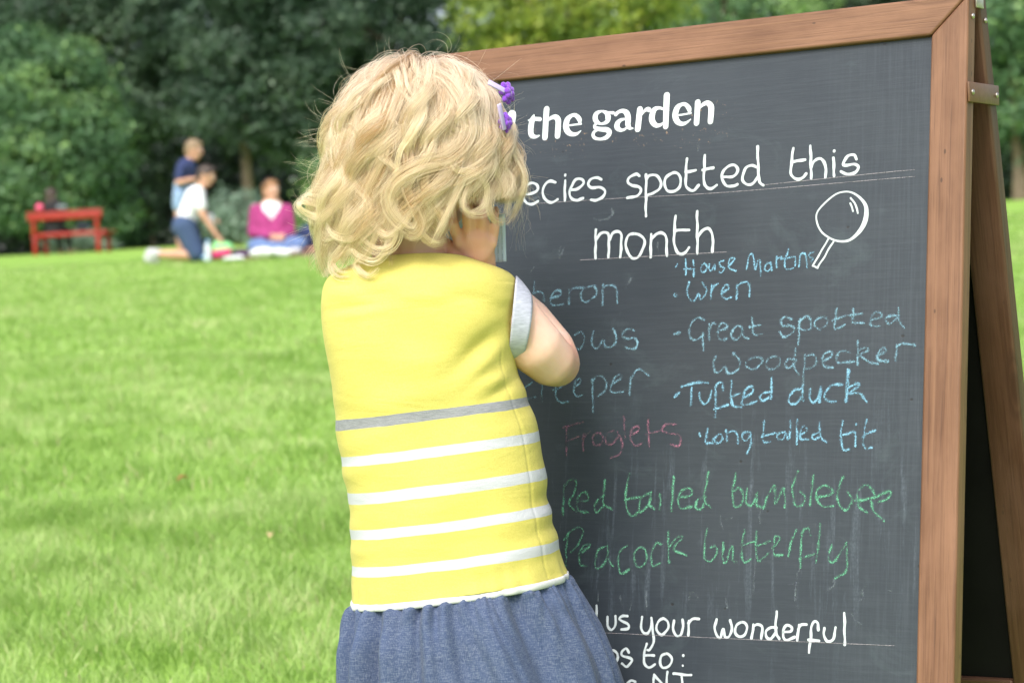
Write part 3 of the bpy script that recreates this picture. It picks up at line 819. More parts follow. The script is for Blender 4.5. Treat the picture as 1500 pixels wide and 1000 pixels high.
# hands, ears and elbow are pinker than the rest
for ctr, rad_ in (((692, 345, -.015), .060), ((698, 285, .006), .030), ((826, 520, .02), .034)):
    pw = P(ctr[0], ctr[1], DG + ctr[2]) - np.array([gfoot[0], gfoot[1], 0.0])
    vd = t.n('ShaderNodeVectorMath', operation='DISTANCE')
    t.l(co, vd.inputs[0]); vd.inputs[1].default_value = tuple(pw)
    f_ = t.ramp(t.math('DIVIDE', vd.outputs['Value'], rad_), [(0.3, (0.75, 0.75, 0.75)), (1.0, (0, 0, 0))])
    c = t.mix(f_, c, (0.72, 0.335, 0.235))
t.l(c, b.inputs['Base Color'])
t.bump(t.noise(co, 420, 4), b, 0.12, 0.0006)
M_SKIN = t.m
M_SKIN2 = simple('skin_tanned', (0.60, 0.34, 0.23), (0.52, 0.28, 0.19), 12, 0.55)

G = lambda px, py, dd=0.0: P(px, py, DG + dd)
q = MB()
# torso, shoulders, neck
q.capsule(G(655, 800), G(620, 480), 0.070, 0.072, seg=20, flat=0.85, flatdir=FW)
q.capsule(G(668, 930, .0), G(655, 800), 0.080, 0.072, seg=20, flat=0.9, flatdir=FW)
q.capsule(G(522, 442), G(712, 436), 0.026, 0.026)
q.capsule(G(607, 398), G(531, 436), 0.020, 0.024); q.capsule(G(607, 398), G(706, 430), 0.020, 0.024)
q.capsule(G(608, 440), G(608, 300), 0.036, 0.032, seg=18)
# head: skull, jaw, cheeks, chin, nose, lips, ears
hc = G(614, 222)
q.ellipsoid(hc, 0.070, 0.078, 0.080, ax=[RT, FW, UP], seg=32, rings=20)
q.ellipsoid(G(614, 292, .035), 0.052, 0.050, 0.045, ax=[RT, FW, UP])
q.ellipsoid(G(585, 290, .05), 0.026, 0.024, 0.024, ax=[RT, FW, UP]); q.ellipsoid(G(648, 290, .05), 0.026, 0.024, 0.024, ax=[RT, FW, UP])
q.ellipsoid(G(616, 328, .068), 0.018, 0.014, 0.013, ax=[RT, FW, UP])
q.capsule(G(616, 250, .084), G(616, 273, .093), 0.006, 0.009)
q.capsule(G(607, 304, .083), G(625, 304, .083), 0.005, 0.005)
for ex_, sgn in ((698, 1), (529, -1)):
    q.ellipsoid(G(ex_, 285, .006), 0.010, 0.016, 0.024, ax=[RT, FW, UP], seg=16, rings=10)
# right arm (upper arm, elbow, forearm folded behind it)
def arm(q, pts, radii):
    q.chain([G(*p) for p in pts], radii, seg=20, rings=7)
arm(q, [(716, 446, .0), (752, 476, -.006), (786, 509, -.004), (806, 528, .008), (815, 532, .024)], [.034, .0335, .0300, .0272, .0255])
arm(q, [(815, 529, .034), (807, 512, .056), (775, 470, .066), (736, 430, .052), (709, 405, .014)], [.0252, .0262, .0245, .0200, .0170])
# right hand: palm and wrist, four bent fingers of unequal length against the cheek, thumb from the side of the palm
q.capsule(G(706, 400, .010), G(702, 384, -.006), 0.0165, 0.0175, flat=0.8, flatdir=FW)
q.chain([G(701, 382, -.010), G(697, 362, -.018), G(696, 354, -.018)], [.0185, .0200, .0190], flat=0.60, flatdir=FW)
q.capsule(G(690, 376, -.008), G(688, 360, -.016), .0140, .0150, flat=0.7, flatdir=FW)
for pts, r in (([(672, 356, -.019), (664, 330, -.026), (663, 312, -.018), (668, 298, -.004)], .0056),
               ([(689, 350, -.022), (685, 320, -.029), (685, 296, -.019), (690, 282, -.004)], .0059),
               ([(706, 350, -.021), (706, 322, -.027), (707, 300, -.016), (711, 287, -.002)], .0058),
               ([(721, 357, -.016), (725, 333, -.020), (725, 317, -.010), (726, 307, .002)], .0052)):
    q.chain([G(*p) for p in pts], [r * 1.06, r * 1.08, r, r * 0.86], seg=12)
    q.ellipsoid(G(pts[0][0], pts[0][1] - 1, pts[0][2] - .0050), r * 1.12, r * 0.95, r * 1.3, ax=[RT, FW, UP], seg=12, rings=8)
q.chain([G(694, 388, -.004), G(682, 382, -.014), G(668, 370, -.014), G(657, 358, -.006)], [.0098, .0088, .0076, .0062], seg=12)
# left arm folded in front of the chest, hand to the face
arm(q, [(520, 444, .0), (516, 490, .03), (530, 535, .06)], [.031, .029, .025])
arm(q, [(530, 535, .06), (560, 470, .105), (600, 400, .125)], [.025, .022, .016])
q.chain([G(600, 400, .125), G(612, 372, .128)], [.016, .019], flat=0.6, flatdir=FW)
for k, (a_, b_) in enumerate(((598, -2), (606, -8), (616, -9), (626, -3))):
    q.chain([G(a_ + 2, 368, .128), G(a_, 346 + b_ * .3, .126), G(a_ + 1, 330 + b_, .118)], [.0075, .0072, .006], seg=10)
q.chain([G(600, 384, .122), G(588, 368, .116), G(584, 352, .112)], [.0088, .008, .0066], seg=10)
# legs and feet
for (hx, fx, fd, sg) in ((625, 640, .0, -1), (735, 760, .03, 1)):
    hip = G(hx, 960); knee = G((hx + fx) / 2 + 4, 1190, .005); ank = G(fx, 1380, .02)
    ank[2] = max(ank[2], 0.045)
    q.chain([hip, (hip + knee) / 2, knee, (knee * 0.6 + ank * 0.4), ank], [.058, .052, .038, .040, .026], seg=18)
    toe = ank + np.array([0.01 * sg, 0.085, -ank[2] + 0.016])
    heel = np.array([ank[0], ank[1] - 0.012, 0.022])
    q.capsule(heel, toe, .021, .015, flat=1.0); q.capsule(ank, heel, .024, .020)
    for j in range(5):
        q.capsule(toe + np.array([(j - 2) * .011, -.004, 0]), toe + np.array([(j - 2) * .012, .016 - abs(j - 1.5) * .002, -.004]), .0075, .006, seg=10)
body = q.build('body', M_SKIN, girl, voxel=0.0023, smooth_it=4)

M_EYEW = simple('eye_white', (0.8, 0.8, 0.78), None, rough=0.15)
M_IRIS = simple('iris_blue', (0.10, 0.20, 0.32), (0.05, 0.10, 0.2), 300, 0.2)
for ex_ in (590, 642):
    q = MB(); q.ellipsoid(G(ex_, 243, .0745), .0095, .0095, .0075, ax=[RT, FW, UP]); eo = q.build('eye', M_EYEW, girl)
    q = MB(); q.ellipsoid(G(ex_, 243, .0825), .0042, .0018, .0042, ax=[RT, FW, UP]); q.build('iris', M_IRIS, eo)


# ---------------------------------------------------------------- dress
def weave(name, setup, rough=0.85, weave_scale=900, wr=0.5):
    t = NT(name)
    b = t.bsdf(Roughness=rough)
    b.inputs['Specular IOR Level'].default_value = 0.2
    b.inputs['Sheen Weight'].default_value = 0.08
    b.inputs['Sheen Roughness'].default_value = 0.5
    co = t.objco()
    col, extra = setup(t, co)
    t.l(col, b.inputs['Base Color'])
    h = t.math('MULTIPLY', t.noise(co, weave_scale, 2, 0.6), 0.25)
    mp = t.n('ShaderNodeMapping'); mp.inputs['Scale'].default_value = (9, 9, 34)
    tcn = t.n('ShaderNodeTexCoord'); t.l(tcn.outputs['Object'], mp.inputs['Vector'])
    big = t.noise(mp.outputs[0], 1.0, 4, 0.5, 0.5)
    mid = t.noise(co, 130, 4, 0.6)
    h2 = t.math('ADD', t.math('MULTIPLY', big, 1.3), t.math('MULTIPLY', mid, 0.22))
    t.bump(t.math('ADD', h, h2), b, wr, 0.004)
    return t.m


STR = [(603.5, 7.6, 'g'), (654.5, 7.2, 'w'), (708.5, 7.4, 'w'), (760.5, 7.2, 'w'), (813, 7.4, 'w')]


def dress_col(t, co):
    v = t.attr('v').outputs['Fac']
    fine = t.noise(co, 500, 3, 0.7)
    yel = t.mix(t.ramp(t.noise(co, 9, 4), [(0.3, (0, 0, 0)), (0.7, (1, 1, 1))]), (0.60, 0.52, 0.125), (0.64, 0.565, 0.155))
    yel = t.mix(t.ramp(fine, [(0.3, (0.5, 0.5, 0.5)), (0.6, (0, 0, 0))]), yel, (0.54, 0.455, 0.10))
    mpx = t.n('ShaderNodeMapping'); mpx.inputs['Scale'].default_value = (120, 120, 900)
    tcn = t.n('ShaderNodeTexCoord'); t.l(tcn.outputs['Object'], mpx.inputs['Vector'])
    heather = t.noise(mpx.outputs[0], 1.0, 4, 0.7)
    gre = t.ramp(heather, [(0.3, (0.21, 0.215, 0.235)), (0.7, (0.33, 0.335, 0.36))])
    stops = [(0.0, (0, 0, 0))]; stw = [(0.0, (0, 0, 0))]
    for c_, h_, k in STR:
        a = (c_ - h_ - 360) / 520; b_ = (c_ + h_ - 360) / 520
        L = stops if k == 'g' else stw
        L += [(a, (1, 1, 1)), (b_, (0, 0, 0))]
    vn = t.math('ADD', t.math('DIVIDE', t.math('SUBTRACT', v, 360.0), 520.0), t.math('MULTIPLY', t.math('SUBTRACT', t.noise(co, 16, 3), 0.5), 0.010))
    c = t.mix(t.ramp(vn, stops, 'CONSTANT'), yel, gre)
    c = t.mix(t.ramp(vn, stw, 'CONSTANT'), c, (0.53, 0.535, 0.58))
    return c, None


M_DRESS = weave('yellow_jersey', dress_col)
M_PIPE = weave('white_piping', lambda t, co: (t.ramp(t.noise(co, 200, 3), [(0.3, (0.60, 0.60, 0.62)), (0.7, (0.68, 0.68, 0.69))]), None), wr=0.15)


def rib(t, co):
    mpx = t.n('ShaderNodeMapping'); mpx.inputs['Scale'].default_value = (90, 90, 620)
    tcn = t.n('ShaderNodeTexCoord'); t.l(tcn.outputs['Object'], mpx.inputs['Vector'])
    return t.ramp(t.noise(mpx.outputs[0], 1.0, 4, 0.7), [(0.3, (0.33, 0.345, 0.42)), (0.7, (0.52, 0.535, 0.63))]), None


M_RIB = weave('grey_marl_rib', rib, wr=0.15)


def denim(t, co):
    def band(sx, sy, sz):
        mpx = t.n('ShaderNodeMapping'); mpx.inputs['Scale'].default_value = (sx, sy, sz)
        tcn = t.n('ShaderNodeTexCoord'); t.l(tcn.outputs['Object'], mpx.inputs['Vector'])
        return t.noise(mpx.outputs[0], 1.0, 3, 0.7)
    a = t.math('ADD', t.math('MULTIPLY', band(1300, 1300, 130), 0.5), t.math('MULTIPLY', band(150, 150, 1400), 0.5))
    c = t.ramp(a, [(0.38, (0.034, 0.050, 0.105)), (0.5, (0.066, 0.090, 0.160)), (0.62, (0.160, 0.185, 0.250))])
    c = t.mix(t.ramp(t.noise(co, 16, 5, 0.65), [(0.35, (0, 0, 0)), (0.75, (0.4, 0.4, 0.4))]), c, (0.060, 0.095, 0.20))
    return c, None


M_DENIM = weave('chambray', denim, wr=0.3)

#        Lx   Ly    Rx   Ry   depth  lift
RINGS = [(500, 403, 706, 390, .050, 21),
         (487, 406, 738, 398, .064, 13),
         (479, 414, 752, 407, .072, 6),
         (474, 430, 757, 422, .078, 1),
         (473, 455, 758, 448, .081, 0),
         (476, 485, 757, 478, .083, 0),
         (481, 520, 755, 512, .084, 0),
         (486, 556, 758, 545, .084, 0),
         (490, 590, 766, 565, .083, 0),
         (494, 621, 771, 586, .082, 0),
         (503, 673, 788, 636, .084, 0),
         (511, 727, 798, 690, .087, 0),
         (515, 779, 803, 742, .089, 0),
         (519, 832, 815, 794, .091, 0),
         (518, 862, 824, 826, .093, 0),
         (517, 880, 829, 838, .094, 0)]
rg = catmull(RINGS, 12)
NTH = 280
th = np.linspace(0, 2 * np.pi, NTH, endpoint=False)


def ring_pts(row, grow=0.0, expn=2.35, dD=0.0, wob=None):
    Lx, Ly, Rx, Ry, bd, lift = row
    L3 = G(Lx, Ly, dD); R3 = G(Rx, Ry, dD)
    C = (L3 + R3) / 2; A = (R3 - L3) / 2
    a = np.linalg.norm(A); A = A / a
    cs = np.sign(np.cos(th)) * np.abs(np.cos(th)) ** (2 / expn)
    sn = np.sign(np.sin(th)) * np.abs(np.sin(th)) ** (2 / expn)
    r = 0.0 if wob is None else wob
    return C + np.outer((a + grow + r) * cs, A) + np.outer((bd + grow + r) * sn, FW) + np.outer(np.abs(sn) ** 1.5 * lift * PXM, UP)


V = []; vv = []
for i, row in enumerate(rg):
    v0 = (row[1] + row[3]) / 2
    if v0 < 420: v0 = 396 + i * 0.3
    # folds: soft creases under the neck, a pull towards the arm hole, small waves on the flank
    back = np.clip(-np.sin(th), 0, 1)
    xx = np.cos(th)
    d = 0.0022 * np.exp(-((v0 - 436 - 8 * xx) / 9) ** 2) * np.sin(xx * 8 + 1.0) * back
    d += 0.0018 * np.exp(-((v0 - 452 + 14 * xx) / 7) ** 2) * np.exp(-((xx + 0.6) / 0.3) ** 2) * back
    d -= 0.0018 * np.exp(-((v0 - 441 + 14 * xx) / 6) ** 2) * np.exp(-((xx + 0.55) / 0.35) ** 2) * back
    d += 0.0050 * np.exp(-(((v0 - 530) + 90 * (xx - 0.62)) / 15) ** 2) * np.exp(-((xx - 0.62) / 0.28) ** 2) * back
    d -= 0.0070 * np.exp(-(((v0 - 508) + 90 * (xx - 0.62)) / 19) ** 2) * np.exp(-((xx - 0.60) / 0.25) ** 2) * back
    d += 0.0040 * np.exp(-(((v0 - 560) + 60 * (xx - 0.7)) / 11) ** 2) * np.exp(-((xx - 0.72) / 0.22) ** 2) * back
    d -= 0.0040 * np.exp(-(((v0 - 579) + 60 * (xx - 0.75)) / 10) ** 2) * np.exp(-((xx - 0.78) / 0.2) ** 2) * back
    d += 0.0006 * np.sin(v0 / 9 + 5 * xx + 2 * np.sin(v0 / 31)) * np.clip((np.abs(xx) - 0.62) / 0.38, 0, 1) * np.clip((v0 - 545) / 60, 0, 1)
    d += 0.0010 * np.sin(v0 / 27 + 3.1 * xx + 2 * np.sin(xx * 3)) * np.clip((v0 - 430) / 80, 0, 1)
    d += 0.0009 * np.sin(v0 / 11 - 4 * xx + 3 * np.sin(xx * 2.2 + v0 / 47)) * np.clip(np.sin(v0 / 63 + 2.5 * xx), 0, 1)
    d += 0.0009 * np.sin(th * 23 + 3 * np.sin(th * 5)) * np.clip((v0 - 818) / 40, 0, 1) 
    seam = np.exp(-((np.mod(th + 0.62, 2 * np.pi)) / 0.016) ** 2) + np.exp(-((np.mod(th + 0.62, 2 * np.pi) - 2 * np.pi) / 0.016) ** 2)
    d -= 0.0009 * seam * np.clip((v0 - 500) / 30, 0, 1)
    V.append(ring_pts(row, wob=d)); vv.append(np.full(NTH, v0))
V = np.vstack(V)
dress = mesh('dress', V, grid_faces(NTH, len(rg), True), M_DRESS, girl, attrs={'v': np.concatenate(vv)})
m = dress.modifiers.new('solid', 'SOLIDIFY'); m.thickness = 0.0014; m.offset = -1

# neckline binding
V = []
for k, (gr, dl) in enumerate(((0.0002, 0), (0.0012, 0.4), (0.0012, 1.6), (0.0002, 2.0))):
    row = rg[0] + (rg[4] - rg[0]) * dl / 2
    V.append(ring_pts(row, grow=gr))
mesh('neck_binding', np.vstack(V), grid_faces(NTH, 4, True), M_DRESS, dress, attrs={'v': np.full(4 * NTH, 400.0)})

# white piping round the waist seam
V = []
row = rg[-1].copy()
for k in range(9):
    a = math.pi * (k / 8) - math.pi / 2
    r2 = row.copy(); dy = 5.2 * math.sin(a)
    r2[1] += 4 + dy; r2[3] += 4 + dy
    wv = 0.0 * th + 0.0008 * np.sin(th * 23 + 3 * np.sin(th * 5))
    V.append(ring_pts(r2, grow=0.0011 + 0.0018 * math.cos(a), wob=wv))
mesh('piping', np.vstack(V), grid_faces(NTH, 9, True), M_PIPE, dress)

# skirt
SK = [(518, 884, 828, 842, .0935, 0), (511, 893, 834, 853, .098, 0), (505, 915, 848, 880, .106, 0), (500, 950, 868, 920, .115, 0), (498, 1000, 893, 980, .124, 0),
      (496, 1060, 912, 1050, .133, 0), (494, 1130, 925, 1125, .140, 0), (492, 1190, 935, 1190, .146, 0)]
NTH = 560
th = np.linspace(0, 2 * np.pi, NTH, endpoint=False)
sk = catmull(SK, 12)
V = []
for i, row in enumerate(sk):
    u = i / (len(sk) - 1)
    w1 = th + 0.05 * np.sin(5 * th + 1) + 0.10 * u * np.sin(3 * th + 2 * u)
    fine = np.sin(71 * w1 + 3.0 * np.sin(9 * th)) * 0.6 + 0.4 * np.sin(113 * w1 + 2 * np.sin(13 * th + 1))
    mid = np.sin(33 * w1 + 2.2 * np.sin(4 * th + 0.7)) * (0.6 + 0.4 * np.sin(7 * th + 2))
    mid = np.sign(mid) * np.abs(mid) ** 0.8
    bigf = np.sin(14 * w1 + 1.6 * np.sin(3 * th)) * (0.65 + 0.35 * np.sin(5 * th + 1))
    d = 0.0034 * fine * np.exp(-u * 8) * min(1, u * 25) + 0.0078 * mid * np.clip(u * 9, 0, 1) * np.exp(-u * 2.2) + 0.0125 * bigf * np.clip(u * 2.4, 0, 1)
    d += 0.0007 * np.sin(u * 23 + 11 * np.sin(3 * th + 1) + 6 * np.sin(7 * th)) * np.clip(u * 4, 0, 1)
    V.append(ring_pts(row, wob=d, expn=2.15))
skirt = mesh('skirt', np.vstack(V), grid_faces(NTH, len(sk), True), M_DENIM, girl)
m = skirt.modifiers.new('solid', 'SOLIDIFY'); m.thickness = 0.001; m.offset = -1

# grey ribbed cuffs at the arm holes
def cuff(cA, vA, cB, vB, dA, dB, sgn=1):
    N = 64; rows = []
    for k in range(9):
        u = k / 8
        c = (1 - u) * np.array(cA) + u * np.array(cB); h = (1 - u) * np.array(vA) + u * np.array(vB)
        dd = (1 - u) * dA + u * dB
        bul = 0.0012 * math.sin(u * math.pi) - (0.0 if k < 8 else 0.0010)
        pts = []
        for j in range(N):
            a = 2 * math.pi * j / N
            base = G(c[0], c[1], c[2])
            up_ = (h[0] * RT - h[1] * UP) * PXM
            fo = FW * dd + RT * (-0.006 * u * sgn)
            pts.append(base + up_ * math.cos(a) * (1 + bul * 20) + fo * math.sin(a))
        rows.append(np.array(pts))
    o = mesh('cuff', np.vstack(rows), grid_faces(N, 9, True), M_RIB, dress)
    m = o.modifiers.new('solid', 'SOLIDIFY'); m.thickness = 0.0013; m.offset = 0
    return o


cuff((750, 467, .0), (6, -63), (768, 480, .002), (8, -51), .050, .046)
cuff((492, 462, .02), (2, -55), (497, 480, .045), (4, -44), .044, .040, -1)

# ---------------------------------------------------------------- leaflet she holds
t = NT('leaflet_paper'); b = t.bsdf(Roughness=0.6)
tc = t.attr('tc').outputs['Vector']
def lmap(sx, sy, t=t, tc=tc):
    mp = t.n('ShaderNodeMapping'); mp.inputs['Scale'].default_value = (sx, sy, 1); t.l(tc, mp.inputs['Vector']); return mp.outputs[0]
wv = t.n('ShaderNodeTexWave'); wv.bands_direction = 'X'; wv.inputs['Scale'].default_value = 1.0
t.l(lmap(70, 1), wv.inputs['Vector'])
words = t.noise(lmap(200, 900), 1.0, 3, 0.7)
msk = t.math('MULTIPLY', t.ramp(wv.outputs['Fac'], [(0.55, (0, 0, 0)), (0.75, (1, 1, 1))]), t.ramp(words, [(0.42, (0, 0, 0)), (0.52, (1, 1, 1))]))
t.l(t.mix(t.math('MULTIPLY', msk, 0.5), (0.64, 0.75, 0.95), (0.16, 0.24, 0.36)), b.inputs['Base Color'])
M_PAPER = t.m
V = []; tcl = []
NU, NV = 14, 14
for j in range(NV):
    for i in range(NU):
        u = i / (NU - 1); v_ = j / (NV - 1)
        x = 655 + 85 * u; y = 318 + 70 * v_ - 5 * u
        dpt = 0.030 + 0.010 * math.sin(u * 2.6) + 0.004 * v_
        V.append(G(x + 2.0 * v_, y, dpt)); tcl.append((u * 0.06, v_ * 0.09, 0))
leaflet = mesh('leaflet', V, grid_faces(NU, NV), M_PAPER, attrs={'tc': np.array(tcl)}, loc=G(695, 390, .075))
m = leaflet.modifiers.new('solid', 'SOLIDIFY'); m.thickness = 0.0006
tag(leaflet, "pale blue printed leaflet held in the girl's raised hand beside her cheek", 'leaflet')

# ---------------------------------------------------------------- hair (head space: X right, Y up, Z towards the camera, photo pixels at the girl)
HX, HY = 614.0, 222.0


def hworld(p):
    """head space (pixels) -> world"""
    k = PXM
    return (G(HX, HY)[None, :] + p[:, 0:1] * k * RT + p[:, 1:2] * k * UP - p[:, 2:3] * k * FW)


def radii(Y):
    lo = np.clip(-Y / 170, 0, 1.2)
    rx = 124 + 12 * lo + 10 * np.exp(-((Y + 85) / 50) ** 2)
    rz = 122 - 22 * lo
    return rx, rz


RYT = 140.0


def surf_z(X, Y):
    rx, rz = radii(Y)
    f = np.where(Y > 0, 1 - (np.maximum(Y, 0) / RYT) ** 2, 1.0)
    return rz * np.sqrt(np.clip(f - (X / rx) ** 2, 0.0, 1))


def project(p, layer):
    """put p on the hair envelope scaled by layer"""
    X, Y, Z = p[:, 0], p[:, 1], p[:, 2]
    rx, rz = radii(Y)
    k = np.where(Y > 0, np.sqrt((X / rx) ** 2 + (Y / RYT) ** 2 + (Z / rz) ** 2), np.sqrt((X / rx) ** 2 + (Z / rz) ** 2)) + 1e-6
    s = layer / k
    q = p * s[:, None]
    q[:, 1] = np.where(Y > 0, q[:, 1], Y)
    return q


def normal_at(p):
    rx, rz = radii(p[:, 1])
    n = np.stack([p[:, 0] / rx ** 2, np.where(p[:, 1] > 0, p[:, 1] / RYT ** 2, 0.0), p[:, 2] / rz ** 2], 1)
    return n / (np.linalg.norm(n, axis=1)[:, None] + 1e-9)


CROWN = np.array([0.0, 130.0, -22.0])
CROWN = CROWN / np.linalg.norm(CROWN)


def grow(root, layer, yend, grav0, steps=90, ds=6.0, swirl=None):
    """march guides from root (n x 3) over the envelope; returns n x steps x 3"""
    p = project(root, layer)
    n = len(p)
    out = np.zeros((n, steps, 3)); out[:, 0] = p
    alive = np.ones(n, bool)
    s = np.zeros(n)
    last = np.full(n, steps - 1)
    for k in range(1, steps):
        nn = normal_at(p)
        away = -CROWN[None, :] + 0 * p
        away = away - nn * (away * nn).sum(1)[:, None]
        away /= np.linalg.norm(away, axis=1)[:, None] + 1e-6
        away2 = p - CROWN[None, :] * (p @ CROWN)[:, None]
        away2 -= nn * (away2 * nn).sum(1)[:, None]
        away2 /= np.linalg.norm(away2, axis=1)[:, None] + 1e-6
        down = np.array([0, -1.0, 0])[None, :] - nn * (-nn[:, 1])[:, None]
        down /= np.linalg.norm(down, axis=1)[:, None] + 1e-6
        gq = np.clip((s - 10) / grav0, 0, 1)[:, None]
        v = away2 * (1 - gq) + down * gq
        if swirl is not None:
            sv = np.cross(nn, v)
            v = v + sv * swirl[:, None] * (1 - gq * 0.6)
        v /= np.linalg.norm(v, axis=1)[:, None] + 1e-6
        q = project(p + v * ds, layer)
        p = np.where(alive[:, None], q, p)
        s = s + ds * alive
        died = alive & (p[:, 1] < yend)
        last = np.where(died, k, last)
        alive &= ~died
        out[:, k] = p
    return out, last


def resample(path, m):
    d = np.concatenate([[0], np.cumsum(np.linalg.norm(np.diff(path, axis=0), axis=1))])
    t = np.linspace(0, d[-1], m)
    return np.stack([np.interp(t, d, path[:, i]) for i in range(3)], 1), d[-1]


hr = np.random.default_rng(21)
STR_P = []; STR_R = []; STR_C = []
NPT = 26


def emit(path, length, count, w_root, w_mid, w_tip, thin, amp, wl, phase, grow_at=70.0, rad=0.00011, frizz=1.0, tone=0.5, ring=0.6, short=0.35, lo=0.16):
    """strands round one guide path (m x 3)"""
    m = len(path)
    t = np.linspace(0, 1, m)
    tg = np.gradient(path, axis=0); tg /= np.linalg.norm(tg, axis=1)[:, None] + 1e-9
    nn = normal_at(path)
    nn = nn - tg * (nn * tg).sum(1)[:, None]; nn /= np.linalg.norm(nn, axis=1)[:, None] + 1e-9
    bb = np.cross(tg, nn)
    wid = np.interp(t, [0, 0.35, 0.75, 1], [w_root, w_mid, 0.6 * w_mid + 0.4 * w_tip, w_tip])
    s = t * length
    A = amp * np.clip((s - grow_at) / 90, 0, 1) ** 0.9
    nsub = max(1, count // 16)
    sub = hr.integers(0, nsub, count)
    sub_c = hr.uniform(-0.85, 0.85, nsub); sub_n = hr.uniform(-0.8, 0.8, nsub); sub_t = hr.normal(0, 0.22, nsub)
    a1 = hr.uniform(-1, 1, count); a2 = hr.uniform(-1, 1, count)
    loose = hr.random(count) < lo
    r_ = np.where(loose, 1.7 * a1, sub_c[sub] + 0.28 * a1); a2 = np.where(loose, 1.9 * np.abs(a2), sub_n[sub] + 0.35 * a2)
    ph = phase + hr.normal(0, 0.16, count)
    wls = wl * (1 + hr.normal(0, 0.03, count))
    fr = hr.normal(0, 1, (count, 4))
    ends = 1 - short * hr.random(count) ** 2
    st0 = hr.random(count) ** 1.3 * min(48.0, 0.28 * length) * (1 if count > 3 else 0)
    out = np.zeros((count, m, 3))
    for k in range(count):
        ss = st0[k] + (length * ends[k] - st0[k]) * t
        pp = np.stack([np.interp(ss, s, path[:, i]) for i in range(3)], 1)
        nb = np.stack([np.interp(ss, s, bb[:, i]) for i in range(3)], 1)
        nv = np.stack([np.interp(ss, s, nn[:, i]) for i in range(3)], 1)
        w_ = np.interp(ss, s, wid); AA = np.interp(ss, s, A)
        ang = 2 * np.pi * ss / wls[k] + ph[k]
        off_b = w_ * r_[k] + AA * np.sin(ang) + frizz * fr[k, 0] * 3.0 * np.sin(ss / 37 + fr[k, 1] * 3) * t
        off_n = w_ * thin * a2[k] + AA * ring * np.cos(ang) + frizz * fr[k, 2] * 2.2 * np.sin(ss / 29 + fr[k, 3] * 3) * t
        off_n = np.where(ss < 60, np.maximum(off_n, -3), off_n) - 16 * np.exp(-(ss - st0[k]) / 14)
        out[k] = pp + nb * off_b[:, None] + nv * off_n[:, None]
    STR_P.append(out)
    STR_R.append(np.repeat((rad * hr.uniform(0.7, 1.15, count))[:, None], m, 1) * np.interp(t, [0, 0.1, 0.8, 1], [0.8, 1, 0.9, 0.35])[None, :])
    STR_C.append(np.repeat(np.clip(tone + sub_t[sub] + hr.normal(0, 0.13, count), 0, 1)[:, None], m, 1))


def rand_roots(n):
    u = hr.normal(0, 1, (n * 4, 3)); u /= np.linalg.norm(u, axis=1)[:, None]
    k = (u[:, 1] > -0.55) & ~((u[:, 2] < -0.45) & (u[:, 1] < 0.55))
    u = u[k][:n]
    return u * np.array([100, 110, 100])


def yend_for(X, Z, base):
    y = base.copy()
    y = np.where((X > 35) & (Z > -90), np.maximum(y, -92 + (X - 35) * 0.18), y)
    y = np.where((X > -45) & (X <= 35) & (Z > -20), np.maximum(y, -138), y)
    return y


# base coat: fine, fairly straight strands hugging the head
def crown_roots(n, spread):
    u = CROWN[None, :] + hr.normal(0, spread, (n, 3)); u /= np.linalg.norm(u, axis=1)[:, None]
    return u * np.array([100, 110, 100])


roots = np.concatenate([rand_roots(400), crown_roots(110, 0.28)])
ye = hr.uniform(-120, -30, len(roots))
g_, last = grow(roots, hr.uniform(0.90, 0.985, len(roots)), ye, hr.uniform(60, 150, len(roots)), swirl=hr.normal(0, 0.18, len(roots)))
for i in range(len(roots)):
    path = g_[i, :last[i] + 1]
    if len(path) < 6: continue
    e_ = path[-1]
    ylim = yend_for(np.array([e_[0]]), np.array([e_[2]]), np.array([e_[1]]))[0]
    k = path[:, 1] >= ylim
    path = path[k]
    if len(path) < 6: continue
    pr, L = resample(path, NPT)
    emit(pr, L, 34, 12, 13, 10, 0.30, hr.uniform(3, 9), hr.uniform(90, 150), hr.uniform(0, 6.28), tone=0.30, rad=0.00013)  # low tone: shade between the locks is put into the strand colour

# wavy locks over it
roots = np.concatenate([rand_roots(165), crown_roots(35, 0.3)])
base = hr.uniform(-185, -95, len(roots))
g_, last = grow(roots, hr.uniform(0.97, 1.06, len(roots)), base, hr.uniform(70, 170, len(roots)), swirl=hr.normal(0, 0.25, len(roots)))
for i in range(len(roots)):
    path = g_[i, :last[i] + 1]
    if len(path) < 8: continue
    e_ = path[-1]
    ylim = yend_for(np.array([e_[0]]), np.array([e_[2]]), np.array([e_[1]]))[0]
    path = path[path[:, 1] >= ylim]
    if len(path) < 8: continue
    if e_[2] < -75 : continue
    pr, L = resample(path, NPT)
    emit(pr, L, 88, 13, 10, 4.5, 0.45, hr.uniform(12, 27), hr.uniform(90, 160), hr.uniform(0, 6.28), tone=hr.uniform(0.25, 0.9), rad=0.00015, ring=0.75, frizz=0.6, lo=0.10, short=0.42)

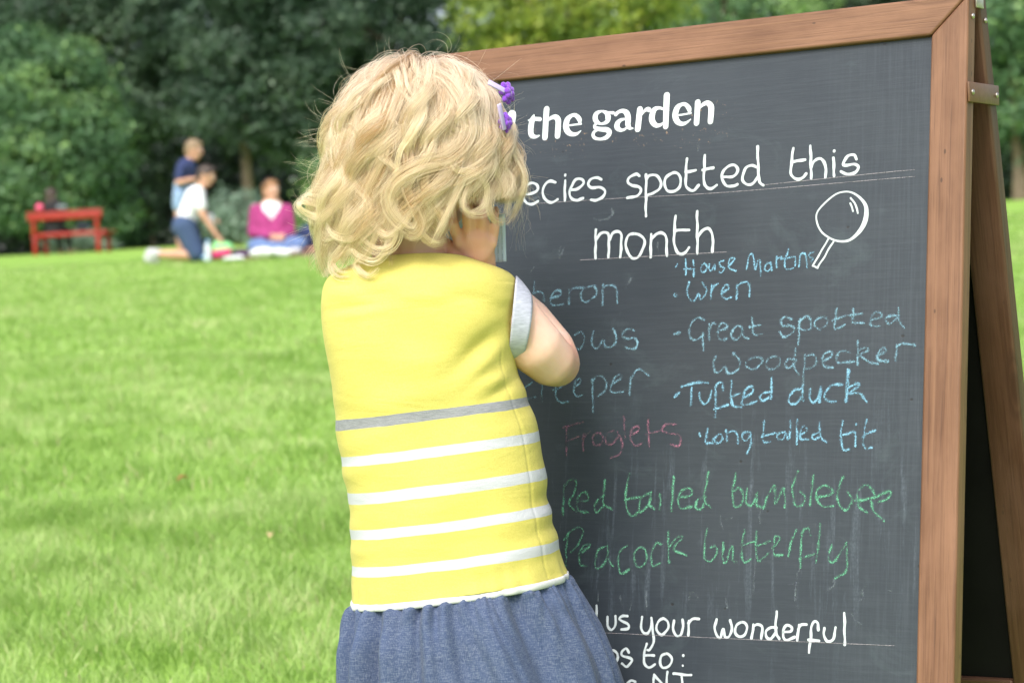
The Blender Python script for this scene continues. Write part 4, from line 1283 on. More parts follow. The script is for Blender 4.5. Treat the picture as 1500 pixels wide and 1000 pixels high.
# hero locks traced from the photograph: px, py, lift above the envelope
HERO = [
 # (points), count, width root/mid/tip, tone
 ([(592, 118, 4), (583, 160, 8), (566, 205, 10), (535, 235, 12), (515, 262, 12), (512, 290, 10), (530, 318, 6)], 190, 15, 15, 5, .55),
 ([(575, 112, 4), (545, 150, 8), (520, 205, 10), (498, 232, 12), (484, 222, 18), (478, 210, 22)], 130, 12, 12, 3, .7),
 ([(560, 110, 3), (525, 150, 8), (505, 200, 10), (500, 235, 12), (512, 262, 16), (498, 288, 20), (464, 283, 28), (446, 294, 30)], 150, 12, 11, 3, .75),
 ([(540, 130, 3), (512, 185, 8), (508, 240, 12), (520, 275, 16), (500, 302, 20), (470, 300, 26), (443, 296, 28), (441, 308, 30), (466, 322, 30), (496, 326, 28)], 110, 9, 8, 3, .85),
 ([(600, 118, 6), (622, 142, 10), (627, 172, 14), (612, 205, 17), (594, 232, 18), (588, 262, 18), (583, 295, 16)], 50, 3.5, 3, 1.5, .9),
 ([(605, 110, 6), (650, 120, 8), (680, 160, 10), (690, 205, 12), (665, 240, 16), (622, 255, 18), (588, 275, 20), (576, 302, 20), (590, 328, 20), (612, 342, 20), (617, 330, 20)], 210, 15, 12, 4, .62),
 ([(640, 95, 6), (690, 110, 8), (712, 150, 10), (712, 200, 10), (722, 245, 12), (745, 285, 12), (742, 320, 10)], 170, 13, 12, 5, .7),
 ([(660, 75, 6), (705, 92, 8), (735, 130, 8), (742, 180, 10), (752, 225, 14), (768, 265, 16), (757, 305, 14), (742, 330, 12)], 170, 12, 11, 4, .75),
 ([(680, 78, 8), (718, 100, 12), (738, 140, 12), (735, 180, 14)], 90, 8, 7, 3, .8),
 ([(668, 205, 8), (665, 240, 14), (672, 258, 20), (700, 262, 22), (714, 282, 22), (710, 308, 22), (692, 320, 22)], 85, 7, 5, 2, .9),
 ([(700, 195, 8), (688, 250, 14), (668, 300, 20), (650, 335, 22), (636, 362, 20)], 80, 7, 5, 2, .85),
 ([(712, 190, 8), (700, 250, 14), (682, 300, 20), (690, 318, 24), (712, 318, 24), (716, 306, 24)], 60, 5, 4, 2, .8),
 ([(730, 210, 8), (735, 250, 12), (722, 285, 16), (718, 312, 18), (728, 328, 18), (742, 325, 16)], 90, 8, 6, 3, .6),
 ([(560, 190, 6), (575, 225, 12), (560, 262, 16), (545, 295, 18), (552, 330, 18), (575, 350, 18), (592, 338, 18)], 120, 10, 9, 3, .6),
 ([(590, 200, 6), (605, 240, 12), (600, 280, 15), (615, 315, 17), (622, 340, 17), (608, 352, 17), (594, 342, 17)], 110, 9, 8, 3, .45),
 ([(630, 190, 6), (640, 230, 10), (628, 270, 14), (640, 305, 16), (655, 330, 16), (645, 352, 15)], 120, 10, 9, 3, .4),
 ([(515, 230, 6), (525, 275, 12), (548, 305, 16), (540, 340, 18), (515, 355, 20), (492, 345, 22), (484, 330, 24)], 120, 10, 9, 3, .7),
 ([(500, 250, 8), (515, 300, 14), (505, 340, 18), (482, 352, 20), (472, 338, 22)], 90, 8, 7, 3, .8),
 ([(520, 280, 10), (528, 325, 14), (512, 365, 16), (492, 385, 16), (500, 402, 16), (522, 405, 16)], 90, 8, 7, 3, .8),
 ([(545, 290, 10), (556, 335, 14), (545, 372, 16), (526, 390, 16), (545, 408, 17), (562, 396, 17)], 90, 8, 6, 2.5, .75),
 ([(570, 300, 10), (590, 340, 14), (582, 366, 16), (560, 372, 17), (540, 360, 18), (530, 345, 18)], 90, 8, 7, 3, .75),
 ([(600, 300, 10), (620, 345, 12), (640, 362, 12), (660, 358, 12)], 70, 8, 6, 2.5, .5),
 ([(565, 325, 10), (575, 360, 14), (558, 385, 15), (535, 380, 16), (520, 370, 18), (512, 385, 18)], 80, 7, 6, 2, .85),
 ([(545, 200, 8), (562, 235, 14), (590, 262, 16), (600, 290, 16)], 60, 5, 4, 2, .9),
 ([(640, 260, 8), (620, 300, 14), (600, 330, 18), (575, 352, 20), (555, 345, 20)], 70, 6, 5, 2, .85),
 ([(480, 225, 10), (492, 255, 12), (505, 285, 12), (490, 312, 16), (474, 330, 20), (486, 350, 20), (500, 344, 20)], 80, 7, 6, 2.5, .85),
]
for pts, cnt, w0, w1, w2, tn in HERO:
    q_ = []
    if pts[0][1] > 170:
        pts = [(pts[0][0] * 1.5 - pts[1][0] * .5, pts[0][1] - 30, -26), (pts[0][0], pts[0][1], -10)] + pts[1:]
    for (px, py, lf) in pts:
        X = px - HX; Y = -(py - HY)
        if Y > 0:
            kk = math.sqrt((X / 124.0) ** 2 + (Y / RYT) ** 2)
            if kk > 0.97: X *= 0.97 / kk; Y *= 0.97 / kk; lf *= 0.5
        rx, rz = radii(np.array(Y)); rx = float(rx)
        Xc = max(-rx * 0.985, min(rx * 0.985, X))
        Z = float(surf_z(np.array(Xc), np.array(Y)))
        if abs(X) > rx * 0.985: Z = max(Z - 10, 5)
        q_.append((X, Y, Z + lf))
    c_ = catmull(q_, 8)
    pr, L = resample(c_, 34 if len(pts) > 5 else NPT)
    mm = len(pr)
    keep = NPT
    pr, L = resample(c_, NPT)
    emit(pr, L, cnt, w0 * 0.9, w1 * 0.95, w2 * 1.8, 0.45, 0.0, 100.0, 0, tone=tn, rad=0.00015, frizz=0.8, short=0.30, lo=0.16)

# flyaway hairs
roots = rand_roots(430)
g_, last = grow(roots, hr.uniform(1.0, 1.06, len(roots)), hr.uniform(-170, 40, len(roots)), hr.uniform(60, 200, len(roots)), swirl=hr.normal(0, 0.5, len(roots)))
for i in range(len(roots)):
    path = g_[i, :last[i] + 1]
    if len(path) < 7: continue
    e_ = path[-1]
    if e_[2] < -60: continue
    pr, L = resample(path, NPT)
    t_ = np.linspace(0, 1, NPT)
    lift = hr.gamma(1.6, 7.0) * t_ ** 1.5
    nn = normal_at(pr)
    dirn = nn + hr.normal(0, 0.35, 3)[None, :]
    pr = pr + dirn * lift[:, None]
    emit(pr, L, 1, 0, 0, 0, 0.3, hr.uniform(3, 16), hr.uniform(70, 170), hr.uniform(0, 6.28), grow_at=30, rad=0.000042, tone=1.0, frizz=1.5)
# single pale strands wandering over the surface
roots = rand_roots(420)
g_, last = grow(roots, hr.uniform(1.03, 1.13, len(roots)), hr.uniform(-150, -20, len(roots)), hr.uniform(40, 140, len(roots)), swirl=hr.normal(0, 0.7, len(roots)))
for i in range(len(roots)):
    path = g_[i, :last[i] + 1]
    if len(path) < 9 or path[-1][2] < -60: continue
    e_ = path[-1]
    yl = yend_for(np.array([e_[0]]), np.array([e_[2]]), np.array([e_[1]]))[0]
    path = path[path[:, 1] >= yl]
    st_ = int(hr.integers(0, max(1, len(path) // 3)))
    path = path[st_:]
    if len(path) < 8: continue
    pr, L = resample(path, NPT)
    emit(pr, L, int(hr.integers(1, 4)), 2.0, 3.0, 2.0, 0.5, hr.uniform(5, 18), hr.uniform(70, 160), hr.uniform(0, 6.28), grow_at=20, rad=0.00009, tone=hr.uniform(.75, 1.1), frizz=1.4)
# wisps at the left and lower ends, curling outwards
for i in range(150):
    a = hr.uniform(0, 1)
    if a < 0.55:
        y0, sx = hr.uniform(-120, 70), -1; x0 = -float(radii(np.array(y0))[0]) * 0.98 * math.sqrt(1 - (max(y0, 0) / RYT) ** 2)
    elif a < 0.8:
        y0, sx = hr.uniform(-80, 90), 1; x0 = float(radii(np.array(y0))[0]) * 0.98 * math.sqrt(1 - (max(y0, 0) / RYT) ** 2)
    else:
        x0 = hr.uniform(-112, 100); sx = np.sign(x0 + hr.normal(0, 25)) or 1; y0 = RYT * math.sqrt(1 - (x0 / 124) ** 2) - 2
    z0 = hr.uniform(-30, 40)
    L = hr.uniform(30, 75); cur = hr.normal(0, 1.6); a0 = hr.uniform(-0.8, 0.7) + (0.25 if a >= 0.8 else 0)
    t_ = np.linspace(0, 1, NPT)
    ang = a0 + cur * t_
    st_ = L / NPT
    xs = x0 + np.cumsum(np.cos(ang) * st_ * sx); ys = y0 + np.cumsum(np.sin(ang) * st_)
    pr = np.stack([xs, ys, z0 + 12 * t_ * hr.normal(0, 1)], 1)
    emit(pr, L, int(hr.integers(1, 4)), 1.0, 2.0, 3.5, 0.8, hr.uniform(0, 3), 60, 0, grow_at=10, rad=0.000042, tone=1.05, frizz=0.6)

SP = np.concatenate(STR_P); SR = np.concatenate(STR_R); SCc = np.concatenate(STR_C)
NS = len(SP)
print('hair strands', NS)
hw = hworld(SP.reshape(-1, 3)) - origin_of(girl)
hcv = bpy.data.hair_curves.new('hair')
hcv.add_curves([NPT] * NS)
hcv.attributes['position'].data.foreach_set('vector', hw.astype(np.float32).ravel())
at = hcv.attributes.get('radius') or hcv.attributes.new('radius', 'FLOAT', 'POINT')
at.data.foreach_set('value', SR.astype(np.float32).ravel())
at = hcv.attributes.new('tone', 'FLOAT', 'POINT')
at.data.foreach_set('value', SCc.astype(np.float32).ravel())
t = NT('blond_hair')
hb = t.n('ShaderNodeBsdfHairPrincipled')
hb.parametrization = 'COLOR'
hi = t.n('ShaderNodeHairInfo')
tn = t.attr('tone').outputs['Fac']
cr = t.ramp(hi.outputs['Intercept'], [(0.0, (0.78, 0.60, 0.42)), (0.30, (0.83, 0.60, 0.35)), (0.62, (0.83, 0.52, 0.18)), (1.0, (0.94, 0.68, 0.31))])
cr = t.mix(tn, t.mix(0.75, cr, (0.40, 0.20, 0.065)), t.mix(0.7, cr, (1.0, 0.90, 0.69)))
t.l(cr, hb.inputs['Color'])
hb.inputs['Roughness'].default_value = 0.32
hb.inputs['Radial Roughness'].default_value = 0.5
hb.inputs['Random Roughness'].default_value = 0.3
hd = t.n('ShaderNodeBsdfPrincipled')
hd.inputs['Roughness'].default_value = 0.38; hd.inputs['Specular IOR Level'].default_value = 0.6
t.l(cr, hd.inputs['Base Color'])
hm = t.n('ShaderNodeMixShader'); hm.inputs[0].default_value = 0.5
t.l(hb.outputs[0], hm.inputs[1]); t.l(hd.outputs[0], hm.inputs[2])
t.l(hm.outputs[0], t.out.inputs['Surface'])
M_HAIR = t.m
hcv.materials.append(M_HAIR)
hair = bpy.data.objects.new('hair', hcv)
COL.objects.link(hair)
hair.parent = girl

# dense under-hair close to the scalp
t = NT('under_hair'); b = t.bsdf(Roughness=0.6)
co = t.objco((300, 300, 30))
t.l(t.ramp(t.noise(co, 1.0, 4, 0.7), [(0.3, (0.20, 0.11, 0.045)), (0.7, (0.36, 0.22, 0.10))]), b.inputs['Base Color'])  # darkened colour stands for the shade in gaps of the hair
V = []
NA, NB = 48, 30
for j in range(NB):
    v_ = j / (NB - 1)
    for i in range(NA):
        a = 2 * np.pi * i / NA
        if v_ < 0.55:
            be = v_ / 0.55 * math.pi / 2
            y = 119 * math.cos(be); r = math.sin(be)
        else:
            r = 1.0 - 0.10 * (v_ - 0.55) / 0.45; y = -(v_ - 0.55) / 0.45 * 90
        x = 106 * r * math.cos(a); z = 116 * r * math.sin(a)
        if z < -30:
            f = np.clip((-z - 30) / 60, 0, 1)
            y = max(y, 40 * f - (1 - f) * 90)
        if x > 30 and z > -20:
            y = max(y, -70)
        V.append((x, y, z))
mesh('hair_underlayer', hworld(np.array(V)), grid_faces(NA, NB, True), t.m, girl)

# ---------------------------------------------------------------- hair clips
M_PURPLE = simple('purple_felt', (0.17, 0.035, 0.46), (0.26, 0.07, 0.58), 120, 0.9, 0.4, 500, 0.001, sheen=0.4)
M_LILAC = simple('lilac_ribbon', (0.52, 0.42, 0.72), (0.60, 0.50, 0.78), 200, 0.7)
for (cx, cy, r, b0, b1, lab, tilt) in ((743, 141, 17.0, (714, 128), (737, 139), 'upper purple flower hair clip on a lilac band above the other clip', 0.5),
                                       (740, 184, 15.0, (729, 160), (737, 196), 'lower purple hair clip with a lilac band, half hidden in the curls', 1.0)):
    X = cx - HX; Y = -(cy - HY)
    zc = 40 if tilt < 0.8 else 46
    c0 = hworld(np.array([[X, Y, zc]]))[0]
    clip = thing('hair_clip', c0, lab, 'hair clip', 'purple flower clips in the girl\'s hair')
    outd = RT * math.cos(0.55 * tilt) - FW * math.sin(0.9) * 0.8 + UP * 0.1
    outd /= np.linalg.norm(outd)
    u_, v_ = frame_of(outd)
    q = MB()
    for k in range(13):
        a = 2 * math.pi * (k % 7) / (7 if k < 7 else 6) + 0.3 + (k // 7) * 0.4
        rr_ = 0.66 if k < 7 else 0.34
        pc = c0 + (u_ * math.cos(a) + v_ * math.sin(a)) * r * rr_ * PXM + outd * (0.0 if k < 7 else r * 0.22 * PXM) + hr.normal(0, 0.04, 3) * r * PXM
        q.ellipsoid(pc, r * 0.40 * PXM, r * 0.32 * PXM, r * 0.26 * PXM, ax=[u_ * math.cos(a) + v_ * math.sin(a), -u_ * math.sin(a) + v_ * math.cos(a), outd], seg=14, rings=8)
    q.build('flower', M_PURPLE, clip)
    q = MB(); q.ellipsoid(c0 + outd * r * 0.3 * PXM, r * 0.26 * PXM, r * 0.26 * PXM, r * 0.16 * PXM, ax=[u_, v_, outd]); q.build('flower_centre', M_LILAC, clip)
    q = MB()
    p0 = hworld(np.array([[b0[0] - HX, -(b0[1] - HY), zc + 22]]))[0]; p1 = hworld(np.array([[b1[0] - HX, -(b1[1] - HY), zc + 8]]))[0]
    ax = p1 - p0; L = np.linalg.norm(ax); ax /= L
    w_ = np.cross(ax, outd); w_ /= np.linalg.norm(w_)
    q.box((p0 + p1) / 2 + outd * 0.002, [ax, w_, np.cross(ax, w_)], L / 2, 4.2 * PXM, 0.0012)
    q.build('band', M_LILAC, clip, bevel=0.0008)



# ================================================================== TREES AND SHRUBS
def foliage(name, dark, light, tip, rough=0.5):
    t = NT(name)
    tone = t.attr('tone').outputs['Fac']
    c = t.ramp(tone, [(0.0, dark), (0.55, light), (1.0, tip)])
    d = t.n('ShaderNodeBsdfPrincipled'); d.inputs['Roughness'].default_value = rough; d.inputs['Specular IOR Level'].default_value = 0.4
    tr = t.n('ShaderNodeBsdfTranslucent')
    t.l(c, d.inputs['Base Color']); t.l(c, tr.inputs['Color'])
    mx = t.n('ShaderNodeMixShader'); mx.inputs[0].default_value = 0.25
    t.l(d.outputs[0], mx.inputs[1]); t.l(tr.outputs[0], mx.inputs[2]); t.l(mx.outputs[0], t.out.inputs['Surface'])
    return t.m


F_MID = foliage('leaves_mid_green', (0.062, 0.134, 0.065), (0.111, 0.224, 0.098), (0.267, 0.424, 0.137))
F_BLUE = foliage('leaves_blue_green', (0.034, 0.073, 0.042), (0.069, 0.126, 0.074), (0.146, 0.227, 0.133))
F_DARK = foliage('leaves_dark', (0.014, 0.028, 0.016), (0.030, 0.057, 0.030), (0.063, 0.115, 0.052))
F_YEL = foliage('leaves_yellow_green', (0.093, 0.171, 0.031), (0.233, 0.327, 0.047), (0.497, 0.543, 0.078))
F_SAGE = foliage('leaves_sage', (0.116, 0.186, 0.132), (0.202, 0.296, 0.217), (0.358, 0.466, 0.358))
M_BARK = simple('bark', (0.13, 0.095, 0.065), (0.20, 0.155, 0.11), 9, 0.9, 0.6, 30, 0.02)


def leaf_cloud(r, blobs, nclump, per, cr_, size, topbias=0.4, shell=0.55, tonemean=0.45):
    """leaf-sized folded quads in clumps spread through a set of ellipsoids"""
    vol = np.array([b[3] * b[4] * b[5] for b in blobs]) ** 0.8
    pick = r.choice(len(blobs), nclump, p=vol / vol.sum())
    B = np.array(blobs)[pick]
    u = r.normal(0, 1, (nclump, 3)); u /= np.linalg.norm(u, axis=1)[:, None]
    rad = (shell + (1.06 - shell) * r.random(nclump) ** 0.6)
    cc = B[:, :3] + u * B[:, 3:6] * rad[:, None]
    ctone = np.clip(tonemean + r.normal(0, 0.17, nclump) + 0.28 * np.sin(cc[:, 0] * 1.7 + 2 * np.sin(cc[:, 2] * 1.1)) * np.sin(cc[:, 2] * 1.9 + cc[:, 1]), 0, 1)
    n = nclump * per
    ci = np.repeat(np.arange(nclump), per)
    d = r.normal(0, 1, (n, 3)); d /= np.linalg.norm(d, axis=1)[:, None]
    p = cc[ci] + d * (cr_ * r.random(n) ** 0.5)[:, None] * np.array([1.15, 1.15, 0.65])
    nrm = u[ci] * 0.6 + r.normal(0, 0.6, (n, 3)) + np.array([0, 0, 0.55])
    nrm /= np.linalg.norm(nrm, axis=1)[:, None]
    a = r.normal(0, 1, (n, 3)); a -= nrm * (a * nrm).sum(1)[:, None]; a /= np.linalg.norm(a, axis=1)[:, None]
    b = np.cross(nrm, a)
    s = size * r.uniform(0.6, 1.3, n)
    L = s[:, None]; W = (s * r.uniform(0.38, 0.55, n))[:, None]
    drop = -nrm * (s * 0.15)[:, None]
    V = np.stack([p - a * L * 0.5, p + b * W * 0.5 + drop * -0.3, p + a * L * 0.5 + drop, p - b * W * 0.5 + drop * -0.3], 1)
    F = (np.arange(n) * 4)[:, None] + np.array([[0, 1, 2, 3]])
    tone = np.clip(ctone[ci] + r.normal(0, 0.12, n), 0, 1)
    return V.reshape(-1, 3), F, np.repeat(tone, 4)


def tree(name, base, blobs, mat_, label, cat, group, seed, nclump, per=26, cr_=0.42, size=0.17, trunk_r=0.16, limbs=6, shell=0.5, tonemean=0.45, trunk_top=None, lean=0.0):
    r = np.random.default_rng(seed)
    root = thing(name, base, label, cat, group)
    base = np.asarray(base, float)
    bl = [(base[0] + b[0], base[1] + b[1], base[2] + b[2], b[3], b[4], b[5]) for b in blobs]
    V, F, tone = leaf_cloud(r, bl, nclump, per, cr_, size, shell=shell, tonemean=tonemean)
    V[:, 2] = np.maximum(V[:, 2], ground_z(V[:, 0], V[:, 1]) + 0.02)
    mesh('crown' if trunk_r > 0.05 else 'foliage', V, F, mat_, root, smooth=False, attrs={'tone': tone})
    top = trunk_top or max(b[2] for b in blobs)
    q = MB()
    pts = [base + np.array([0, 0, -0.1])]
    for k in range(1, 6):
        f_ = k / 5
        pts.append(base + np.array([lean * f_ + 0.12 * r.normal() * f_, 0.12 * r.normal() * f_, top * f_]))
    rr = [trunk_r * (1.35 if k == 0 else 1 - 0.13 * k) for k in range(6)]
    q.chain(pts, rr, seg=10, rings=3)
    for k in range(limbs):
        b = bl[k % len(bl)]
        st = pts[2 + k % 3]
        e_ = np.array(b[:3]) + r.normal(0, 0.25, 3) * np.array(b[3:6])
        md = (st + e_) / 2 + np.array([0, 0, 0.25])
        q.chain([st, md, e_], [trunk_r * 0.45, trunk_r * 0.28, trunk_r * 0.1], seg=8, rings=2)
    q.build('trunk' if trunk_r > 0.05 else 'stem', M_BARK, root)
    return root


def spot(px, D):
    """ground point below photo column px at depth D"""
    q = P(px, 400, D)
    return np.array([q[0], q[1], float(ground_z(q[0], q[1]))])


def pxm(D):
    return D / FPX


def blob(base, D, px, py, rxp, ryp, rz=None, dy=0.0):
    """crown blob centred at the photo position, radii in photo pixels at depth D, relative to base"""
    c = P(px, py, D + dy)
    k = pxm(D)
    return (c[0] - base[0], c[1] - base[1], c[2] - base[2], rxp * k, (rz if rz else rxp * k), ryp * k)


G_T = 'trees at the back of the lawn'
D = 54; b0 = spot(85, D)
tree('broad_tree', b0, [blob(b0, D, 70, 150, 95, 95), blob(b0, D, 130, 210, 62, 70, dy=-.4), blob(b0, D, 60, 255, 105, 85, dy=-.3), blob(b0, D, 140, 300, 60, 60), blob(b0, D, 30, 95, 60, 55), blob(b0, D, 100, 105, 50, 48)],
     F_MID, 'rounded mid green tree with leaves to the ground behind the red bench', 'tree', G_T, 31, 950, size=0.16, trunk_r=0.15, tonemean=0.5)
D = 62; b0 = spot(120, D)
tree('broad_tree', b0, [blob(b0, D, 190, 40, 95, 80), blob(b0, D, 235, 130, 75, 70), blob(b0, D, 100, -10, 110, 70), blob(b0, D, 250, 20, 80, 80, dy=-.6), blob(b0, D, 190, 170, 60, 50)],
     F_BLUE, 'tall blue-green tree rising behind the rounded tree left of the standing boy', 'tree', G_T, 32, 900, size=0.18, trunk_r=0.22, trunk_top=7)
D = 57; b0 = spot(369, D)
tree('broad_tree', b0, [blob(b0, D, 350, 70, 85, 85), blob(b0, D, 420, 130, 80, 65), blob(b0, D, 330, 165, 65, 45, dy=-.5), blob(b0, D, 440, 40, 90, 70), blob(b0, D, 370, -40, 110, 70), blob(b0, D, 450, 200, 60, 40), blob(b0, D, 395, 205, 50, 28)],
     F_BLUE, 'dark spreading tree with a bare pale trunk left of the woman in pink', 'tree', G_T, 33, 1150, size=0.17, trunk_r=0.17, trunk_top=6, tonemean=0.4)
D = 59; b0 = spot(560, D)
tree('broad_tree', b0, [blob(b0, D, 560, 60, 95, 85), blob(b0, D, 520, 140, 75, 75), blob(b0, D, 620, 120, 80, 80), blob(b0, D, 570, -40, 110, 70), blob(b0, D, 500, 260, 60, 75), blob(b0, D, 620, 240, 80, 90)],
     F_BLUE, 'grey-green tree directly behind the girl\'s head', 'tree', G_T, 34, 1000, size=0.17, trunk_r=0.18)
D = 53; b0 = spot(800, D)
tree('broad_tree', b0, [blob(b0, D, 720, 25, 55, 50), blob(b0, D, 800, 0, 80, 65), blob(b0, D, 880, 20, 75, 55), blob(b0, D, 960, -10, 70, 50), blob(b0, D, 770, 90, 80, 60), blob(b0, D, 860, 110, 90, 80), blob(b0, D, 820, 220, 110, 110)],
     F_YEL, 'bright yellow-green tree showing just above the top rail of the chalkboard', 'tree', G_T, 35, 950, size=0.15, trunk_r=0.16, tonemean=0.5)
D = 58; b0 = spot(1080, D)
tree('broad_tree', b0, [blob(b0, D, 1040, 30, 90, 80), blob(b0, D, 1130, 0, 90, 80), blob(b0, D, 1080, 130, 120, 100), blob(b0, D, 1050, 240, 110, 100)],
     F_MID, 'green tree mostly hidden behind the middle of the chalkboard', 'tree', G_T, 36, 750, size=0.17, trunk_r=0.18, tonemean=0.68)
D = 60; b0 = spot(1290, D)
tree('broad_tree', b0, [blob(b0, D, 1260, 20, 90, 90), blob(b0, D, 1340, -10, 90, 90), blob(b0, D, 1290, 150, 110, 110)],
     F_DARK, 'dark tree behind the top right corner of the chalkboard', 'tree', G_T, 37, 700, size=0.17, trunk_r=0.18)
D = 55; b0 = spot(1500, D)
tree('broad_tree', b0, [blob(b0, D, 1490, 30, 85, 70), blob(b0, D, 1560, 90, 90, 90), blob(b0, D, 1470, 105, 50, 35), blob(b0, D, 1480, 170, 55, 40), blob(b0, D, 1560, 190, 70, 70)],
     F_MID, 'leafy green tree at the far right, beyond the rear leaf of the chalkboard', 'tree', G_T, 38, 700, size=0.17, trunk_r=0.17, tonemean=0.42)
D = 64; b0 = spot(-60, D)
tree('broad_tree', b0, [blob(b0, D, -40, 60, 110, 100), blob(b0, D, -90, 180, 110, 120), blob(b0, D, 20, -20, 100, 70)],
     F_DARK, 'dark tree at the far left edge behind the rounded tree', 'tree', G_T, 39, 650, size=0.18, trunk_r=0.2)

G_S = 'shrubs along the edge of the lawn'
D = 45; b0 = spot(352, D)
tree('shrub', b0, [blob(b0, D, 345, 315, 40, 38), blob(b0, D, 372, 300, 24, 32), blob(b0, D, 318, 335, 24, 26), blob(b0, D, 360, 340, 45, 22), blob(b0, D, 336, 283, 9, 14)],
     F_SAGE, 'pale sage-grey shrub between the kneeling boy and the woman in pink', 'shrub', G_S, 41, 190, per=22, cr_=0.22, size=0.10, trunk_r=0.03, limbs=4, shell=0.3, tonemean=0.4)
D = 51; b0 = spot(120, D)
tree('shrub', b0, [blob(b0, D, 120, 352, 34, 14), blob(b0, D, 88, 356, 24, 10), blob(b0, D, 150, 356, 24, 9)],
     F_SAGE, 'low pale green ground shrub showing under the red bench', 'shrub', G_S, 42, 90, per=22, cr_=0.2, size=0.10, trunk_r=0.02, limbs=3, shell=0.2, tonemean=0.3)
D = 50; b0 = spot(468, D)
tree('shrub', b0, [blob(b0, D, 466, 250, 26, 22), blob(b0, D, 480, 300, 36, 60), blob(b0, D, 455, 330, 34, 30)],
     F_MID, 'fresh green shrub just left of the girl\'s curls', 'shrub', G_S, 43, 120, per=22, cr_=0.3, size=0.12, trunk_r=0.04, limbs=4, shell=0.3, tonemean=0.75)
D = 56; b0 = spot(225, D)
tree('shrub', b0, [blob(b0, D, 200, 290, 40, 70), blob(b0, D, 180, 335, 40, 35), blob(b0, D, 160, 345, 45, 25)],
     F_DARK, 'dark bush at the right foot of the rounded tree', 'shrub', G_S, 44, 190, per=22, cr_=0.3, size=0.13, trunk_r=0.04, limbs=4, shell=0.3, tonemean=0.5)

# far wood: one dense mass behind everything, deep shade put into its leaf colour
r = np.random.default_rng(50)
bl = []
for i in range(46):
    x = -46 + 92 * (i % 23) / 22 + r.normal(0, 1); y = (74 if i < 23 else 82) + r.normal(0, 1.2)
    bl.append((x, y, float(ground_z(x, y)) + r.uniform(5, 9), 3.6, 2.6, r.uniform(5.5, 8)))
    bl.append((x + 1.5, y + 1, float(ground_z(x, y)) + 1.6, 3.2, 2.0, 2.6))
for i in range(30):
    x = -40 + 80 * i / 29 + r.normal(0, .6); y = 68 + r.normal(0, .8)
    bl.append((x, y, float(ground_z(x, y)) + 1.8, 2.4, 1.5, r.uniform(2.2, 3.4)))
V, F, tone = leaf_cloud(r, bl, 8200, 24, 0.9, 0.46, shell=0.35, tonemean=0.25)
V[:, 2] = np.maximum(V[:, 2], ground_z(V[:, 0], V[:, 1]))
o = mesh('woodland', V, F, F_DARK, smooth=False, attrs={'tone': tone})
tag(o, 'dense dark wood behind the trees', 'woodland', kind='stuff')

# ================================================================== RED BENCH
M_RED = simple('red_bench_paint', (0.34, 0.022, 0.012), (0.28, 0.017, 0.010), 12, 0.38, 0.15, 40)
DB = 49.0
pb = P(101, 369, DB)
bx0 = np.array([pb[0], pb[1], float(ground_z(pb[0], pb[1]))])
bench = thing('garden_bench', bx0, 'red wooden garden bench seen from behind under the rounded tree', 'bench')
ya = R(-14)
BXA = np.array([math.cos(ya), math.sin(ya), 0]); BYA = np.array([-math.sin(ya), math.cos(ya), 0]); AX = [BXA, BYA, EZ]
bp = lambda x, y, z: bx0 + BXA * x + BYA * y + EZ * z
for sx in (-0.76, 0.70):
    q = MB()
    q.box(bp(sx, -0.02, 0.22), AX, 0.045, 0.04, 0.225); q.box(bp(sx, -0.05, 0.66), AX, 0.045, 0.035, 0.225)
    q.build('leg', M_RED, bench, bevel=0.01)
    q = MB(); q.box(bp(sx + .02, 0.46, 0.22), AX, 0.045, 0.04, 0.22); q.build('leg', M_RED, bench, bevel=0.01)
    q = MB(); q.box(bp(sx + .02, 0.22, 0.36), AX, 0.03, 0.22, 0.035); q.build('seat_bearer', M_RED, bench, bevel=0.008)
q = MB()
for k in range(4):
    q.box(bp(0.02, 0.04 + 0.135 * k, 0.445), AX, 0.86, 0.060, 0.022)
q.box(bp(0.02, -0.03, 0.415), AX, 0.86, 0.015, 0.035)
q.build('seat', M_RED, bench, bevel=0.008)
q = MB()
q.box(bp(-0.02, -0.10, 0.815), AX, 0.86, 0.022, 0.078)
q.box(bp(-0.02, -0.09, 0.905), AX, 0.87, 0.045, 0.016)
q.build('backrest', M_RED, bench, bevel=0.008)

# ================================================================== PEOPLE ON THE LAWN
M_WHITE = simple('white_cotton', (0.78, 0.79, 0.82), (0.70, 0.71, 0.75), 12, 0.85, 0.3, 30, 0.01)
M_NAVY = simple('navy_cotton', (0.022, 0.035, 0.105), (0.030, 0.045, 0.13), 12, 0.9, 0.3, 30, 0.01)
M_NAVY2 = simple('navy_shorts_cotton', (0.050, 0.085, 0.17), (0.04, 0.07, 0.15), 12, 0.9, 0.3, 30, 0.01)
M_LBLUE = simple('light_blue_denim', (0.28, 0.40, 0.56), (0.22, 0.33, 0.50), 12, 0.9, 0.3, 30, 0.01)
M_JEANS = simple('blue_jeans', (0.10, 0.17, 0.36), (0.16, 0.23, 0.42), 12, 0.9, 0.3, 30, 0.01)
M_PINK = simple('magenta_knit', (0.36, 0.042, 0.18), (0.30, 0.035, 0.15), 12, 0.9, 0.4, 40, 0.01)
M_HBLOND = simple('sandy_hair', (0.20, 0.135, 0.075), (0.28, 0.20, 0.12), 60, 0.6, 0.5, 120, 0.004)
M_HDARK = simple('dark_brown_hair', (0.035, 0.022, 0.016), (0.06, 0.038, 0.026), 60, 0.5, 0.5, 120, 0.004)
M_HRED = simple('light_brown_hair', (0.26, 0.13, 0.055), (0.34, 0.18, 0.08), 60, 0.55, 0.5, 120, 0.004)
M_GREY = simple('grey_trainer', (0.42, 0.43, 0.46), (0.62, 0.62, 0.64), 30, 0.7)
M_BLACKC = simple('black_wool', (0.014, 0.014, 0.018), (0.022, 0.020, 0.026), 20, 0.9)


